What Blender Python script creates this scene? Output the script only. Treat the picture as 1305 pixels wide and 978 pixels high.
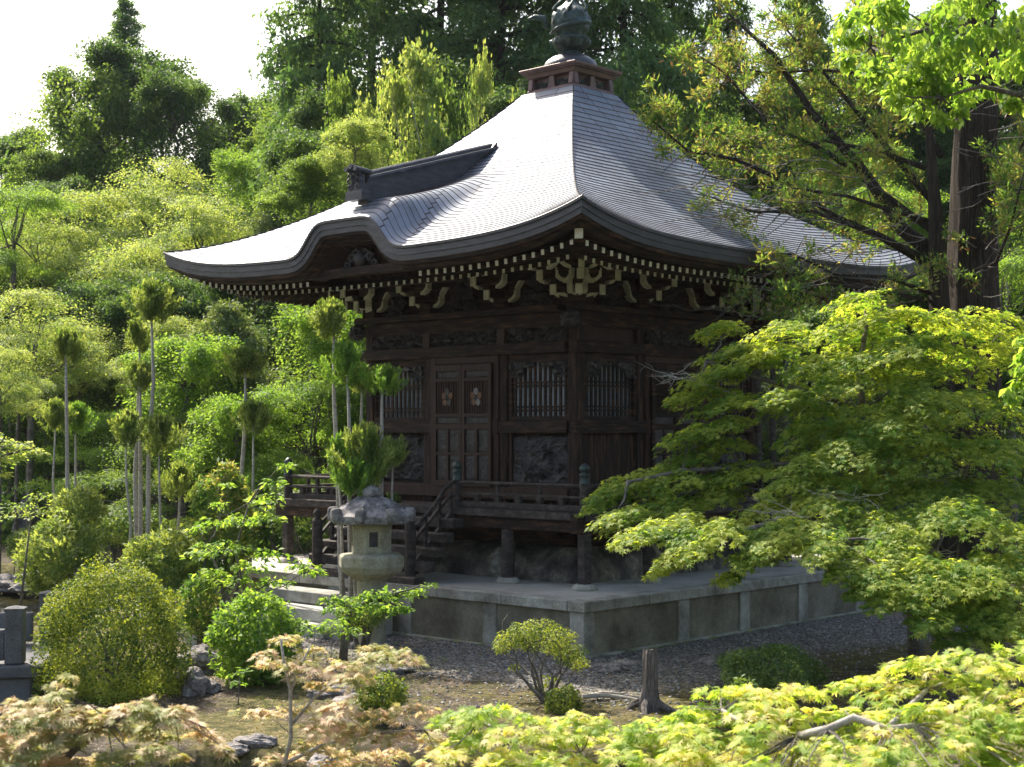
import bpy, math, random
import numpy as np
from mathutils import Vector, Matrix, noise
for o in list(bpy.data.objects): bpy.data.objects.remove(o, do_unlink=True)
S = bpy.context.scene
COL = S.collection
R_ = math.radians
# ------------------------------------------------------------------ camera
CAM = np.array([20.680, -23.666, 2.5005]); YAW = 2.32169; PIT = 0.029917
cd = bpy.data.cameras.new('camera'); cam = bpy.data.objects.new('camera', cd); COL.objects.link(cam)
cam.location = CAM; cam.rotation_euler = (math.pi/2 + PIT, 0, YAW - math.pi/2)
cd.sensor_width = 36.0; cd.lens = 1951.07/1305*36; cd.clip_end = 2000; cd.clip_start = .05
cd.dof.use_dof = True; cd.dof.focus_distance = 26.0; cd.dof.aperture_fstop = 4.0
S.camera = cam
# ------------------------------------------------------------------ world, sun, exposure
SUN_AZ = R_(167); SUN_EL = R_(47)           # direction towards the sun, azimuth from +X
w = bpy.data.worlds.new('World'); S.world = w; w.use_nodes = True
nt = w.node_tree; bgn = nt.nodes['Background']
sky = nt.nodes.new('ShaderNodeTexSky'); sky.sky_type = 'NISHITA'; sky.sun_disc = False
sky.sun_elevation = SUN_EL; sky.sun_rotation = math.pi/2 - SUN_AZ
sky.air_density = 1.3; sky.dust_density = 5.0; sky.ozone_density = 1.0
nt.links.new(sky.outputs[0], bgn.inputs[0]); bgn.inputs[1].default_value = 0.13
sl = bpy.data.lights.new('sun', 'SUN'); sl.energy = 5.0; sl.angle = R_(.6); sl.color = (1, .93, .80)
so = bpy.data.objects.new('sun', sl); COL.objects.link(so)
sd = Vector((math.cos(SUN_EL)*math.cos(SUN_AZ), math.cos(SUN_EL)*math.sin(SUN_AZ), math.sin(SUN_EL)))
so.rotation_euler = sd.to_track_quat('Z', 'Y').to_euler()
S.view_settings.view_transform = 'Standard'; S.view_settings.look = 'None'
S.view_settings.exposure = 1.12; S.view_settings.gamma = 1.0
S.render.engine = 'CYCLES'
S.cycles.max_bounces = 6; S.cycles.diffuse_bounces = 3; S.cycles.glossy_bounces = 2
S.cycles.transmission_bounces = 4; S.cycles.transparent_max_bounces = 4
# ------------------------------------------------------------------ frame helpers
FH = np.array([math.cos(YAW), math.sin(YAW), 0]); RH = np.array([math.sin(YAW), -math.cos(YAW), 0])
F3 = np.array([math.cos(PIT)*math.cos(YAW), math.cos(PIT)*math.sin(YAW), math.sin(PIT)]); U3 = np.cross(RH, F3)
FPX = 1951.07
def pt(u, v, D):
    "world point seen at photo position u, v and D metres ahead"
    return CAM + D*(F3 + RH*(u-652.5)/FPX - U3*(v-489)/FPX)
def dl(x, y):
    d = np.array([x-CAM[0], y-CAM[1]]); return d@FH[:2], d@RH[:2]
def from_dl(D, L): return CAM[0]+D*FH[0]+L*RH[0], CAM[1]+D*FH[1]+L*RH[1]
def sst(a, b, x):
    t = min(1, max(0, (x-a)/(b-a))); return t*t*(3-2*t)
def ground_h(x, y):
    D, L = dl(x, y)
    n = noise.noise(Vector((x*.35, y*.35, 0)))*.05 + noise.noise(Vector((x*1.3, y*1.3, 3)))*.02
    z = -1.07 + n*sst(17, 15, D) if D < 17 else -1.07+n*.6
    wob = noise.noise(Vector((x*.5, y*.5, 7)))*.5
    p1 = sst(13.4, 14.0, D)*sst(17.2, 16.6, D+wob*.6)*sst(2.5, 1.2, L)
    p2 = sst(-6.4, -7.1, L+wob*.4)*sst(13.4, 14, D)*sst(27, 25, D)
    e = math.hypot((L+14.2)/6.0, (D-33.5)/6.5)+wob*.15
    p3 = sst(1.1, .9, e)
    p = max(p1, p2, p3)
    z -= p*1.3
    if D > 46:
        h = (D-46)
        z += 0.0125*h*h if h < 18 else 0.0125*324+(h-18)*.45
        z = min(z, 17+.04*(D-80))
        z += noise.noise(Vector((x*.06, y*.06, 1)))*min(1.0, h*.05)
    return z
def gpt(u, D):
    L = (u-652.5)/FPX*D; x, y = from_dl(D, L); return np.array([x, y, ground_h(x, y)])
# ------------------------------------------------------------------ materials
MATS = {}
def nmat(name):
    m = bpy.data.materials.new(name); m.use_nodes = True; MATS[name] = m
    b = m.node_tree.nodes['Principled BSDF']; return m, m.node_tree, b
def N(t, kind, **k):
    n = t.nodes.new(kind)
    for a, v in k.items():
        if a in n.inputs: n.inputs[a].default_value = v
        else: setattr(n, a, v)
    return n
def ramp(t, fac, stops):
    r = t.nodes.new('ShaderNodeValToRGB'); e = r.color_ramp.elements
    while len(e) < len(stops): e.new(.5)
    for i, (p, c) in enumerate(stops): e[i].position = p; e[i].color = (*c, 1)
    t.links.new(fac, r.inputs[0]); return r.outputs[0]
def coords(t, scale=(1, 1, 1), kind='Object'):
    tc = t.nodes.new('ShaderNodeTexCoord'); mp = t.nodes.new('ShaderNodeMapping')
    mp.inputs['Scale'].default_value = scale; t.links.new(tc.outputs[kind], mp.inputs[0]); return mp.outputs[0]
def bump(t, b, h, strength=.4, dist=.02):
    n = N(t, 'ShaderNodeBump', Strength=strength, Distance=dist); t.links.new(h, n.inputs['Height']); t.links.new(n.outputs[0], b.inputs['Normal'])
def mixc(t, f, a, b, mode='MIX'):
    m = t.nodes.new('ShaderNodeMix'); m.data_type = 'RGBA'; m.blend_type = mode
    for i, v in ((0, f), (6, a), (7, b)):
        if hasattr(v, 'is_linked') or hasattr(v, 'links'): t.links.new(v, m.inputs[i])
        elif isinstance(v, tuple): m.inputs[i].default_value = (*v, 1)
        else: m.inputs[i].default_value = v
    return m.outputs[2]
def noisemat(name, stops, scale=4, detail=6, rough=.7, sc3=(1, 1, 1), bs=.4, bd=.02, fine=None, spec=.3, metal=0):
    m, t, b = nmat(name)
    c = coords(t, sc3)
    n = N(t, 'ShaderNodeTexNoise', Scale=scale, Detail=detail, Roughness=.65); t.links.new(c, n.inputs['Vector'])
    col = ramp(t, n.outputs[0], stops)
    h = n.outputs[0]
    if fine:
        n2 = N(t, 'ShaderNodeTexNoise', Scale=fine[0], Detail=3, Roughness=.7); t.links.new(c, n2.inputs['Vector'])
        f = ramp(t, n2.outputs[0], [(.35, (fine[1],)*3), (.65, (1/fine[1],)*3)])
        col = mixc(t, 1.0, col, f, 'MULTIPLY'); h = n2.outputs[0]
    t.links.new(col, b.inputs['Base Color']); b.inputs['Roughness'].default_value = rough
    b.inputs['Specular IOR Level'].default_value = spec; b.inputs['Metallic'].default_value = metal
    bump(t, b, h, bs, bd); return m
wood = noisemat('dark_wood', [(.3, (.009, .006, .005)), (.5, (.021, .012, .009)), (.70, (.105, .052, .032))], scale=3, sc3=(.7, .7, 5), fine=(30, .6), rough=.65, bs=.6, spec=.2)
woodv = noisemat('dark_upright_wood', [(.3, (.009, .006, .005)), (.5, (.021, .012, .009)), (.70, (.105, .052, .033))], scale=3, sc3=(6, 6, .6), fine=(25, .6), rough=.65, bs=.6, spec=.2)
woodg = noisemat('weathered_wood', [(.3, (.022, .018, .017)), (.5, (.045, .036, .033)), (.72, (.11, .09, .08))], scale=3, sc3=(2, 2, 4), fine=(40, .7), rough=.75, bs=.5)
woodr = noisemat('reddish_wood', [(.3, (.022, .010, .007)), (.6, (.05, .023, .015)), (.8, (.09, .04, .026))], scale=3, sc3=(5, 5, 1), fine=(40, .75), rough=.6)
carve = noisemat('carved_wood', [(.35, (.012, .010, .010)), (.5, (.030, .025, .025)), (.68, (.065, .052, .048))], scale=8, fine=(60, .8), rough=.42, spec=.45)
white = noisemat('white_painted_end', [(.3, (.62, .62, .56)), (.6, (.8, .8, .76))], scale=12, rough=.7)
yell = noisemat('yellowed_painted_end', [(.3, (.36, .36, .26)), (.55, (.56, .56, .45)), (.75, (.68, .68, .58))], scale=9, rough=.7)
granite = noisemat('granite', [(.28, (.12, .11, .09)), (.45, (.25, .24, .21)), (.65, (.40, .39, .35))], scale=2.2, fine=(70, .72), rough=.85, bs=.35, bd=.01)
def podpanel():
    m, t, b = nmat('stained_stone_panel'); c = coords(t)
    n = N(t, 'ShaderNodeTexNoise', Scale=1.4, Detail=8, Roughness=.7); t.links.new(c, n.inputs['Vector'])
    col = ramp(t, n.outputs[0], [(.35, (.10, .09, .065)), (.5, (.19, .17, .125)), (.65, (.27, .25, .20))])
    n2 = N(t, 'ShaderNodeTexNoise', Scale=60, Detail=2); t.links.new(c, n2.inputs['Vector'])
    col = mixc(t, 1.0, col, ramp(t, n2.outputs[0], [(.3, (.75,)*3), (.7, (1.25,)*3)]), 'MULTIPLY')
    t.links.new(col, b.inputs['Base Color']); b.inputs['Roughness'].default_value = .9; bump(t, b, n2.outputs[0], .3, .01); return m
podp = podpanel()
pave = noisemat('worn_plaster_paving', [(.3, (.30, .28, .24)), (.55, (.42, .40, .36)), (.75, (.5, .48, .44))], scale=1.1, fine=(25, .85), rough=.9, bs=.2)
lichen = noisemat('lichen_stone', [(.3, (.05, .048, .048)), (.48, (.14, .13, .13)), (.6, (.28, .26, .26)), (.75, (.17, .18, .11))], scale=6, fine=(70, .65), rough=.95, bs=.6, bd=.015)
sandst = noisemat('lantern_stone', [(.3, (.19, .175, .12)), (.5, (.29, .27, .20)), (.75, (.38, .36, .30))], scale=4, fine=(60, .7), rough=.95, bs=.6, bd=.015)
rock = noisemat('rock', [(.3, (.10, .09, .085)), (.5, (.21, .19, .18)), (.75, (.40, .37, .35))], scale=5, fine=(30, .7), rough=.95, bs=.9, bd=.04)
darkst = noisemat('dark_bridge_stone', [(.3, (.07, .07, .075)), (.6, (.13, .13, .135))], scale=3, fine=(60, .7), rough=.9, bs=.5)
bark = noisemat('cedar_bark', [(.3, (.02, .015, .011)), (.5, (.045, .034, .025)), (.7, (.10, .074, .056))], scale=3, sc3=(9, 9, .6), fine=(9, .7), rough=.95, bs=1.0, bd=.05)
bark2 = noisemat('grey_bark', [(.3, (.06, .05, .042)), (.5, (.13, .115, .10)), (.75, (.25, .23, .20))], scale=7, fine=(40, .75), rough=.95, bs=.7)
barkp = noisemat('pale_bark', [(.3, (.22, .19, .16)), (.5, (.36, .33, .29)), (.75, (.46, .44, .40))], scale=9, sc3=(1, 1, 3), fine=(40, .8), rough=.9, bs=.5)
bronze = noisemat('aged_bronze', [(.3, (.022, .032, .032)), (.55, (.05, .075, .07)), (.75, (.12, .165, .15))], scale=7, rough=.45, spec=.5, metal=.45, fine=(30, .8))
darkcu = noisemat('dark_copper_sheet', [(.3, (.03, .03, .036)), (.6, (.065, .064, .072)), (.8, (.12, .115, .125))], scale=3, sc3=(1, 1, 4), rough=.42, spec=.5, metal=.35, fine=(20, .85))
redcu = noisemat('brown_copper_sheet', [(.3, (.10, .06, .055)), (.6, (.17, .105, .095))], scale=3, rough=.5, spec=.5, metal=.3)
plaster = noisemat('stained_plaster', [(.38, (.03, .028, .028)), (.5, (.10, .09, .08)), (.60, (.22, .20, .16)), (.70, (.55, .54, .50))], scale=1.6, fine=(20, .9), rough=.95, bs=.3)
paper = noisemat('window_paper', [(.3, (.42, .46, .52)), (.7, (.58, .62, .68))], scale=2, rough=.8)
stumpm = noisemat('weathered_stump_wood', [(.3, (.07, .055, .045)), (.5, (.20, .17, .15)), (.75, (.36, .33, .31))], scale=3, sc3=(12, 12, .8), fine=(12, .7), rough=.95, bs=1, bd=.04)
petalb = noisemat('brown_crest', [(.3, (.12, .055, .03)), (.7, (.20, .10, .055))], scale=9, rough=.6)
petalg = noisemat('grey_crest', [(.3, (.17, .15, .145)), (.7, (.27, .24, .235))], scale=9, rough=.6)
def roofmat(name, base, dark, seam, metal, rough, bw):
    m, t, b = nmat(name)
    c = coords(t, (1, 1, 1), 'UV')
    br = N(t, 'ShaderNodeTexBrick', Scale=1.0); br.offset = .5
    br.inputs['Brick Width'].default_value = bw; br.inputs['Row Height'].default_value = 1.0; br.inputs['Mortar Size'].default_value = .012
    br.inputs['Color1'].default_value = (*base, 1); br.inputs['Color2'].default_value = (*dark, 1); br.inputs['Mortar'].default_value = (*seam, 1)
    t.links.new(c, br.inputs['Vector'])
    n = N(t, 'ShaderNodeTexNoise', Scale=1.3, Detail=7, Roughness=.7); t.links.new(coords(t), n.inputs['Vector'])
    st = ramp(t, n.outputs[0], [(.30, (.50, .50, .54)), (.43, (.86, .84, .84)), (.6, (1.05, 1.05, 1.05)), (.72, (1.25, 1.24, 1.2))])
    col = mixc(t, 1.0, br.outputs[0], st, 'MULTIPLY')
    t.links.new(col, b.inputs['Base Color']); b.inputs['Metallic'].default_value = metal
    rr = N(t, 'ShaderNodeMapRange'); rr.inputs[1].default_value = .3; rr.inputs[2].default_value = .7; rr.inputs[3].default_value = rough-.05; rr.inputs[4].default_value = rough+.1
    t.links.new(n.outputs[0], rr.inputs[0]); t.links.new(rr.outputs[0], b.inputs['Roughness'])
    bump(t, b, n.outputs[0], .12, .02); return m
roofm = roofmat('copper_roof_sheet', (.22, .25, .30), (.16, .18, .22), (.035, .03, .03), .40, .60, .62)
seamm = noisemat('tarnished_seam', [(.3, (.05, .03, .027)), (.7, (.11, .07, .06))], scale=5, rough=.7)
def leafmat(name, c1, c2, tr=.45, rough=.5, tcol=None, tip=None, patch=1.5):
    m, t, b = nmat(name)
    g = t.nodes.new('ShaderNodeNewGeometry')
    n = N(t, 'ShaderNodeTexNoise', Scale=patch, Detail=2); t.links.new(coords(t), n.inputs['Vector'])
    mx = t.nodes.new('ShaderNodeMath'); mx.operation = 'ADD'; t.links.new(g.outputs['Random Per Island'], mx.inputs[0])
    sc = t.nodes.new('ShaderNodeMath'); sc.operation = 'MULTIPLY_ADD'; sc.inputs[1].default_value = 2.4; sc.inputs[2].default_value = -1.2
    t.links.new(n.outputs[0], sc.inputs[0]); t.links.new(sc.outputs[0], mx.inputs[1])
    stops = [(.1, c1), (.8, c2)]
    if tip: stops = [(.1, c1), (.55, c2), (.95, tip)]
    col = ramp(t, mx.outputs[0], stops)
    t.links.new(col, b.inputs['Base Color']); b.inputs['Roughness'].default_value = max(rough, .6); b.inputs['Specular IOR Level'].default_value = .22
    ts = t.nodes.new('ShaderNodeBsdfTranslucent')
    tc = mixc(t, 1.0, col, tcol or (2.5, 2.25, 1.0), 'MULTIPLY'); t.links.new(tc, ts.inputs[0])
    ms = t.nodes.new('ShaderNodeMixShader'); ms.inputs[0].default_value = tr
    t.links.new(b.outputs[0], ms.inputs[1]); t.links.new(ts.outputs[0], ms.inputs[2])
    t.links.new(ms.outputs[0], t.nodes['Material Output'].inputs[0]); return m
Lmaple = leafmat('maple_leaf', (.10, .19, .03), (.31, .36, .075), .54, tcol=(2.3, 2.15, .9))
Lmapled = leafmat('shaded_maple_leaf', (.045, .11, .02), (.10, .18, .04), .45)
Lfg = leafmat('spring_maple_leaf', (.20, .30, .055), (.42, .48, .13), .52, tip=(.60, .52, .30), patch=2.5, tcol=(2.0, 2.0, .75))
Lpink = leafmat('pink_maple_leaf', (.27, .30, .10), (.50, .43, .26), .42, tcol=(1.5, 1.38, .95), tip=(.62, .47, .35), patch=2.5)
Lgreen = leafmat('fresh_green_leaf', (.075, .16, .03), (.18, .28, .06), .5, patch=.8)
Lcamph = leafmat('bright_broad_leaf', (.10, .20, .035), (.22, .33, .075), .5)
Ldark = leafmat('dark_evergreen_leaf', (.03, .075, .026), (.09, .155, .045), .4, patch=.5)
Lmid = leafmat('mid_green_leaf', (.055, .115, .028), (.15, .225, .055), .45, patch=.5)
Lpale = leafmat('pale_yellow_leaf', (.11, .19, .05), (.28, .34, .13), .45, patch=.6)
Lcedar = leafmat('cedar_needles', (.045, .105, .04), (.11, .19, .07), .4, patch=.5)
Lolive = leafmat('olive_cedar_needles', (.055, .125, .03), (.16, .25, .06), .45, tip=(.24, .23, .085), patch=1.2)
Ltuft = leafmat('young_cedar_needles', (.09, .15, .04), (.24, .30, .10), .42, patch=1.5)
Ltuftg = leafmat('green_cedar_needles', (.08, .17, .035), (.18, .30, .06), .4, patch=1.5)
Lazal = leafmat('azalea_leaf', (.05, .10, .02), (.26, .31, .05), .3, patch=3)
Lclip = leafmat('clipped_shrub_leaf', (.04, .09, .02), (.12, .18, .05), .3, patch=2)
Lpine = leafmat('pine_needles', (.08, .13, .045), (.17, .23, .09), .25, patch=1)
# ------------------------------------------------------------------ object helpers
def link(o, parent=None):
    COL.objects.link(o)
    if parent: o.parent = parent
    return o
def thing(name, loc, label, cat, group=None, rz=0):
    o = bpy.data.objects.new(name, None); o.location = tuple(map(float, loc)); o.rotation_euler = (0, 0, rz); o.empty_display_size = .3
    COL.objects.link(o); return tag(o, label, cat, group)
def tag(o, label, cat, group=None):
    o['label'] = label; o['category'] = cat
    if group: o['group'] = group
    return o
def struct(o, kind='structure'):
    o['kind'] = kind; return o
class MB:
    def __init__(s): s.v = []; s.f = []; s.m = []; s.cm = 0; s.uv = None
    def add(s, vs, fs):
        n = len(s.v); s.v += [tuple(map(float, p)) for p in vs]; s.f += [tuple(i+n for i in f) for f in fs]; s.m += [s.cm]*len(fs); return s
    def box(s, a, b, M=None):
        x0, y0, z0 = a; x1, y1, z1 = b
        vs = [(x, y, z) for x in (x0, x1) for y in (y0, y1) for z in (z0, z1)]
        if M is not None: vs = [tuple(M @ Vector(v)) for v in vs]
        return s.add(vs, [(0, 1, 3, 2), (4, 6, 7, 5), (0, 4, 5, 1), (2, 3, 7, 6), (0, 2, 6, 4), (1, 5, 7, 3)])
    def cb(s, c, d, rz=0, rx=0, ry=0):
        M = Matrix.Translation(Vector(c)) @ Matrix.Rotation(rz, 4, 'Z') @ Matrix.Rotation(ry, 4, 'Y') @ Matrix.Rotation(rx, 4, 'X')
        h = Vector(d)/2; return s.box(-h, h, M)
    def bar(s, p, q, wd, hg):
        p, q = Vector(p), Vector(q); d = q-p; L = d.length; d.normalize()
        up = Vector((0, 0, 1)) if abs(d.z) < .95 else Vector((0, 1, 0))
        y = up.cross(d).normalized(); z = d.cross(y)
        M = Matrix(((d.x, y.x, z.x, p.x), (d.y, y.y, z.y, p.y), (d.z, y.z, z.z, p.z), (0, 0, 0, 1)))
        return s.box((0, -wd/2, -hg/2), (L, wd/2, hg/2), M)
    def tube(s, path, rad, n=8, cap=True, rough=0, rng=None):
        path = [Vector(p) for p in path]; k = len(path); vs = []
        if not hasattr(rad, '__len__'): rad = [rad]*k
        prev = None
        for i, p in enumerate(path):
            d = (path[min(i+1, k-1)]-path[max(i-1, 0)]).normalized()
            if prev is None:
                a = Vector((0, 0, 1)) if abs(d.z) < .9 else Vector((1, 0, 0)); x = a.cross(d).normalized()
            else: x = (prev-d*prev.dot(d)).normalized()
            prev = x; y = d.cross(x)
            for j in range(n):
                t = 2*math.pi*j/n; r = rad[i]*(1+(rng.uniform(-rough, rough) if rng else 0)); vs.append(p+(x*math.cos(t)+y*math.sin(t))*r)
        fs = [(i*n+j, i*n+(j+1) % n, (i+1)*n+(j+1) % n, (i+1)*n+j) for i in range(k-1) for j in range(n)]
        if cap: fs += [tuple(range(n))[::-1], tuple((k-1)*n+j for j in range(n))]
        return s.add(vs, fs)
    def lathe(s, c, prof, n=16, a0=0, M=None):
        vs = []
        for r, z in prof:
            for j in range(n):
                t = a0+2*math.pi*j/n; vs.append(Vector((c[0]+r*math.cos(t), c[1]+r*math.sin(t), c[2]+z)))
        k = len(prof)
        fs = [(i*n+j, i*n+(j+1) % n, (i+1)*n+(j+1) % n, (i+1)*n+j) for i in range(k-1) for j in range(n)]
        fs += [tuple(range(n))[::-1], tuple((k-1)*n+j for j in range(n))]
        return s.add(vs, fs)
    def prism(s, poly, f0, f1):
        "poly 2D points; f0(p), f1(p) give the two 3-D ends"
        n = len(poly); vs = [f0(p) for p in poly]+[f1(p) for p in poly]
        return s.add(vs, [tuple(range(n))[::-1], tuple(range(n, 2*n))]+[(i, (i+1) % n, n+(i+1) % n, n+i) for i in range(n)])
    def grid(s, nx, ny, fn):
        vs = [fn(i/(nx-1), j/(ny-1)) for j in range(ny) for i in range(nx)]
        return s.add(vs, [(j*nx+i, j*nx+i+1, (j+1)*nx+i+1, (j+1)*nx+i) for j in range(ny-1) for i in range(nx-1)])
    def build(s, name, mats, parent=None, smooth=False, bevel=0, loc=None):
        me = bpy.data.meshes.new(name); me.from_pydata(s.v, [], s.f)
        for m in (mats if isinstance(mats, (list, tuple)) else [mats]): me.materials.append(m)
        me.polygons.foreach_set('material_index', s.m)
        if smooth: me.polygons.foreach_set('use_smooth', [True]*len(s.f))
        o = bpy.data.objects.new(name, me); link(o, parent)
        if loc is not None: o.location = loc
        if bevel:
            b = o.modifiers.new('bevel', 'BEVEL'); b.width = bevel; b.segments = 1; b.limit_method = 'ANGLE'
        me.update(); return o
# leaf clouds --------------------------------------------------------
def star(lobes=5):
    a = []
    for i in range(lobes):
        t = R_(-100+200*i/(lobes-1)); r = [.62, .88, 1.0, .88, .62][i] if lobes == 5 else [.45, .72, .92, 1, .92, .72, .45][i]
        t2 = R_(-100+200*(i+.5)/(lobes-1))
        a.append((math.sin(t)*r, math.cos(t)*r, -.12*r*r))
        if i < lobes-1: a.append((math.sin(t2)*.34, math.cos(t2)*.34, .04))
    a.append((0, -.12, 0)); return np.array(a)
TPL = {'star': star(5), 'star7': star(7),
       'leaf': np.array([(0, 0, 0), (.28, .45, .05), (0, 1.0, -.12), (-.28, .45, .05)]),
       'round': np.array([(0, 0, 0), (.36, .25, .05), (.33, .7, .03), (0, 1.0, -.1), (-.33, .7, .03), (-.36, .25, .05)]),
       'blade': np.array([(-.06, 0, 0), (.06, 0, 0), (.09, .6, 0), (0, 1.0, 0), (-.09, .6, 0)]),
       'spray': np.array([(0, 0, 0), (.16, .2, .02), (.07, .3, 0), (.2, .55, .02), (.07, .6, 0), (0, 1.0, -.05), (-.07, .6, 0), (-.2, .55, .02), (-.07, .3, 0), (-.16, .2, .02)])}
def norm(a): return a/np.maximum(np.linalg.norm(a, axis=1, keepdims=True), 1e-6)
def leaf_obj(name, P, Nn, size, kind, mat, parent, rg, tip=None, svar=.35):
    """P leaf positions, Nn blade normals; tip = direction of the leaf's tip (or None: random)"""
    n = len(P); Nn = norm(Nn); T = tip if tip is not None else rg.normal(size=(n, 3))
    T = norm(T-Nn*np.sum(T*Nn, axis=1, keepdims=True)); B = np.cross(T, Nn)
    t = TPL[kind]; k = len(t); s = (size*(1+rg.uniform(-svar, svar, n)))[:, None, None]
    V = P[:, None, :]+s*(t[None, :, 0, None]*B[:, None, :]+t[None, :, 1, None]*T[:, None, :]+t[None, :, 2, None]*Nn[:, None, :])
    me = bpy.data.meshes.new(name); me.vertices.add(n*k); me.vertices.foreach_set('co', V.reshape(-1).astype(np.float32))
    me.loops.add(n*k); me.loops.foreach_set('vertex_index', np.arange(n*k, dtype=np.int32))
    me.polygons.add(n); me.polygons.foreach_set('loop_start', np.arange(n, dtype=np.int32)*k)
    try: me.polygons.foreach_set('loop_total', np.full(n, k, dtype=np.int32))
    except Exception: pass
    me.materials.append(mat); me.update(calc_edges=True)
    o = bpy.data.objects.new(name, me); return link(o, parent)
class Cloud:
    def __init__(s): s.P = []; s.N = []; s.T = []
    def clump(s, rg, c, r, n, up=.5, jit=.5, shell=.35, droop=.3):
        "leaves through an ellipsoid, dense near its surface"
        r = np.array(r if hasattr(r, '__len__') else (r, r, r)); d = norm(rg.normal(size=(n, 3)))
        q = rg.uniform(0, 1, n)**shell; lump = 1+.18*np.sin(d[:, 0]*5+c[0]*3)*np.cos(d[:, 1]*4+c[1]*3)
        p = d*(q*lump)[:, None]*r+np.array(c)
        nn = norm(d*(1-up)+np.array([0, 0, up])+rg.normal(size=(n, 3))*jit)
        tt = d*np.array([1, 1, .2])+np.array([0, 0, -droop])+rg.normal(size=(n, 3))*.35
        s.P.append(p); s.N.append(nn); s.T.append(tt)
    def spray(s, rg, c, r, n, tilt=(0, 0), thick=.16, droop=.5, jit=.35, asp=.8, yaw=0):
        "flat maple layer: leaves on a shallow dome, tips drooping outwards; tilt = slope in x, y"
        a = rg.uniform(0, 2*math.pi, n); q = np.sqrt(rg.uniform(0, 1, n)); lob = 1+.22*np.sin(a*3+c[0]*7)+.14*np.sin(a*5+c[1]*9)
        x = np.cos(a)*q*r*lob; y = np.sin(a)*q*r*asp*lob
        cx, sx = math.cos(yaw), math.sin(yaw); X = x*cx-y*sx; Y = x*sx+y*cx
        z = tilt[0]*X+tilt[1]*Y-droop*r*(q**2.2)*.55+rg.uniform(-1, .15, n)*thick*r
        # small stepped tiers inside a layer
        z += .10*r*np.sin(X*9/r*.5+c[1])*np.sin(Y*8/r*.5+c[0])
        p = np.stack([X, Y, z], 1)+np.array(c)
        g = np.stack([np.cos(a+yaw), np.sin(a+yaw), 0*a], 1)
        nn = norm(np.array([-tilt[0], -tilt[1], 1.0])+g*(q*.55*droop*1.3)[:, None]+rg.normal(size=(n, 3))*jit)
        tt = g+np.array([0, 0, -.45])+rg.normal(size=(n, 3))*.45
        s.P.append(p); s.N.append(nn); s.T.append(tt)
    def get(s): return np.concatenate(s.P), np.concatenate(s.N), np.concatenate(s.T)
    def build(s, name, size, kind, mat, parent, rg, svar=.35):
        P, Nn, T = s.get(); return leaf_obj(name, P, Nn, size, kind, mat, parent, rg, T, svar)
def bend(p, q, rng, k=4, amt=.12, sag=0):
    p, q = Vector(p), Vector(q); L = (q-p).length; out = [p]
    off = Vector((rng.uniform(-1, 1), rng.uniform(-1, 1), rng.uniform(-.5, .5)))*amt*L
    for i in range(1, k):
        t = i/k; out.append(p.lerp(q, t)+off*math.sin(t*math.pi)+Vector((rng.uniform(-1, 1), rng.uniform(-1, 1), rng.uniform(-1, 1)))*amt*.25*L+Vector((0, 0, sag*L*math.sin(t*math.pi))))
    out.append(q); return out
def children(o): return [c for c in bpy.data.objects if c.parent == o]
def copy_tree(o, kids):
    c = o.copy(); COL.objects.link(c)
    for ch in kids:
        d = ch.copy(); COL.objects.link(d); d.parent = c
    return c
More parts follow.
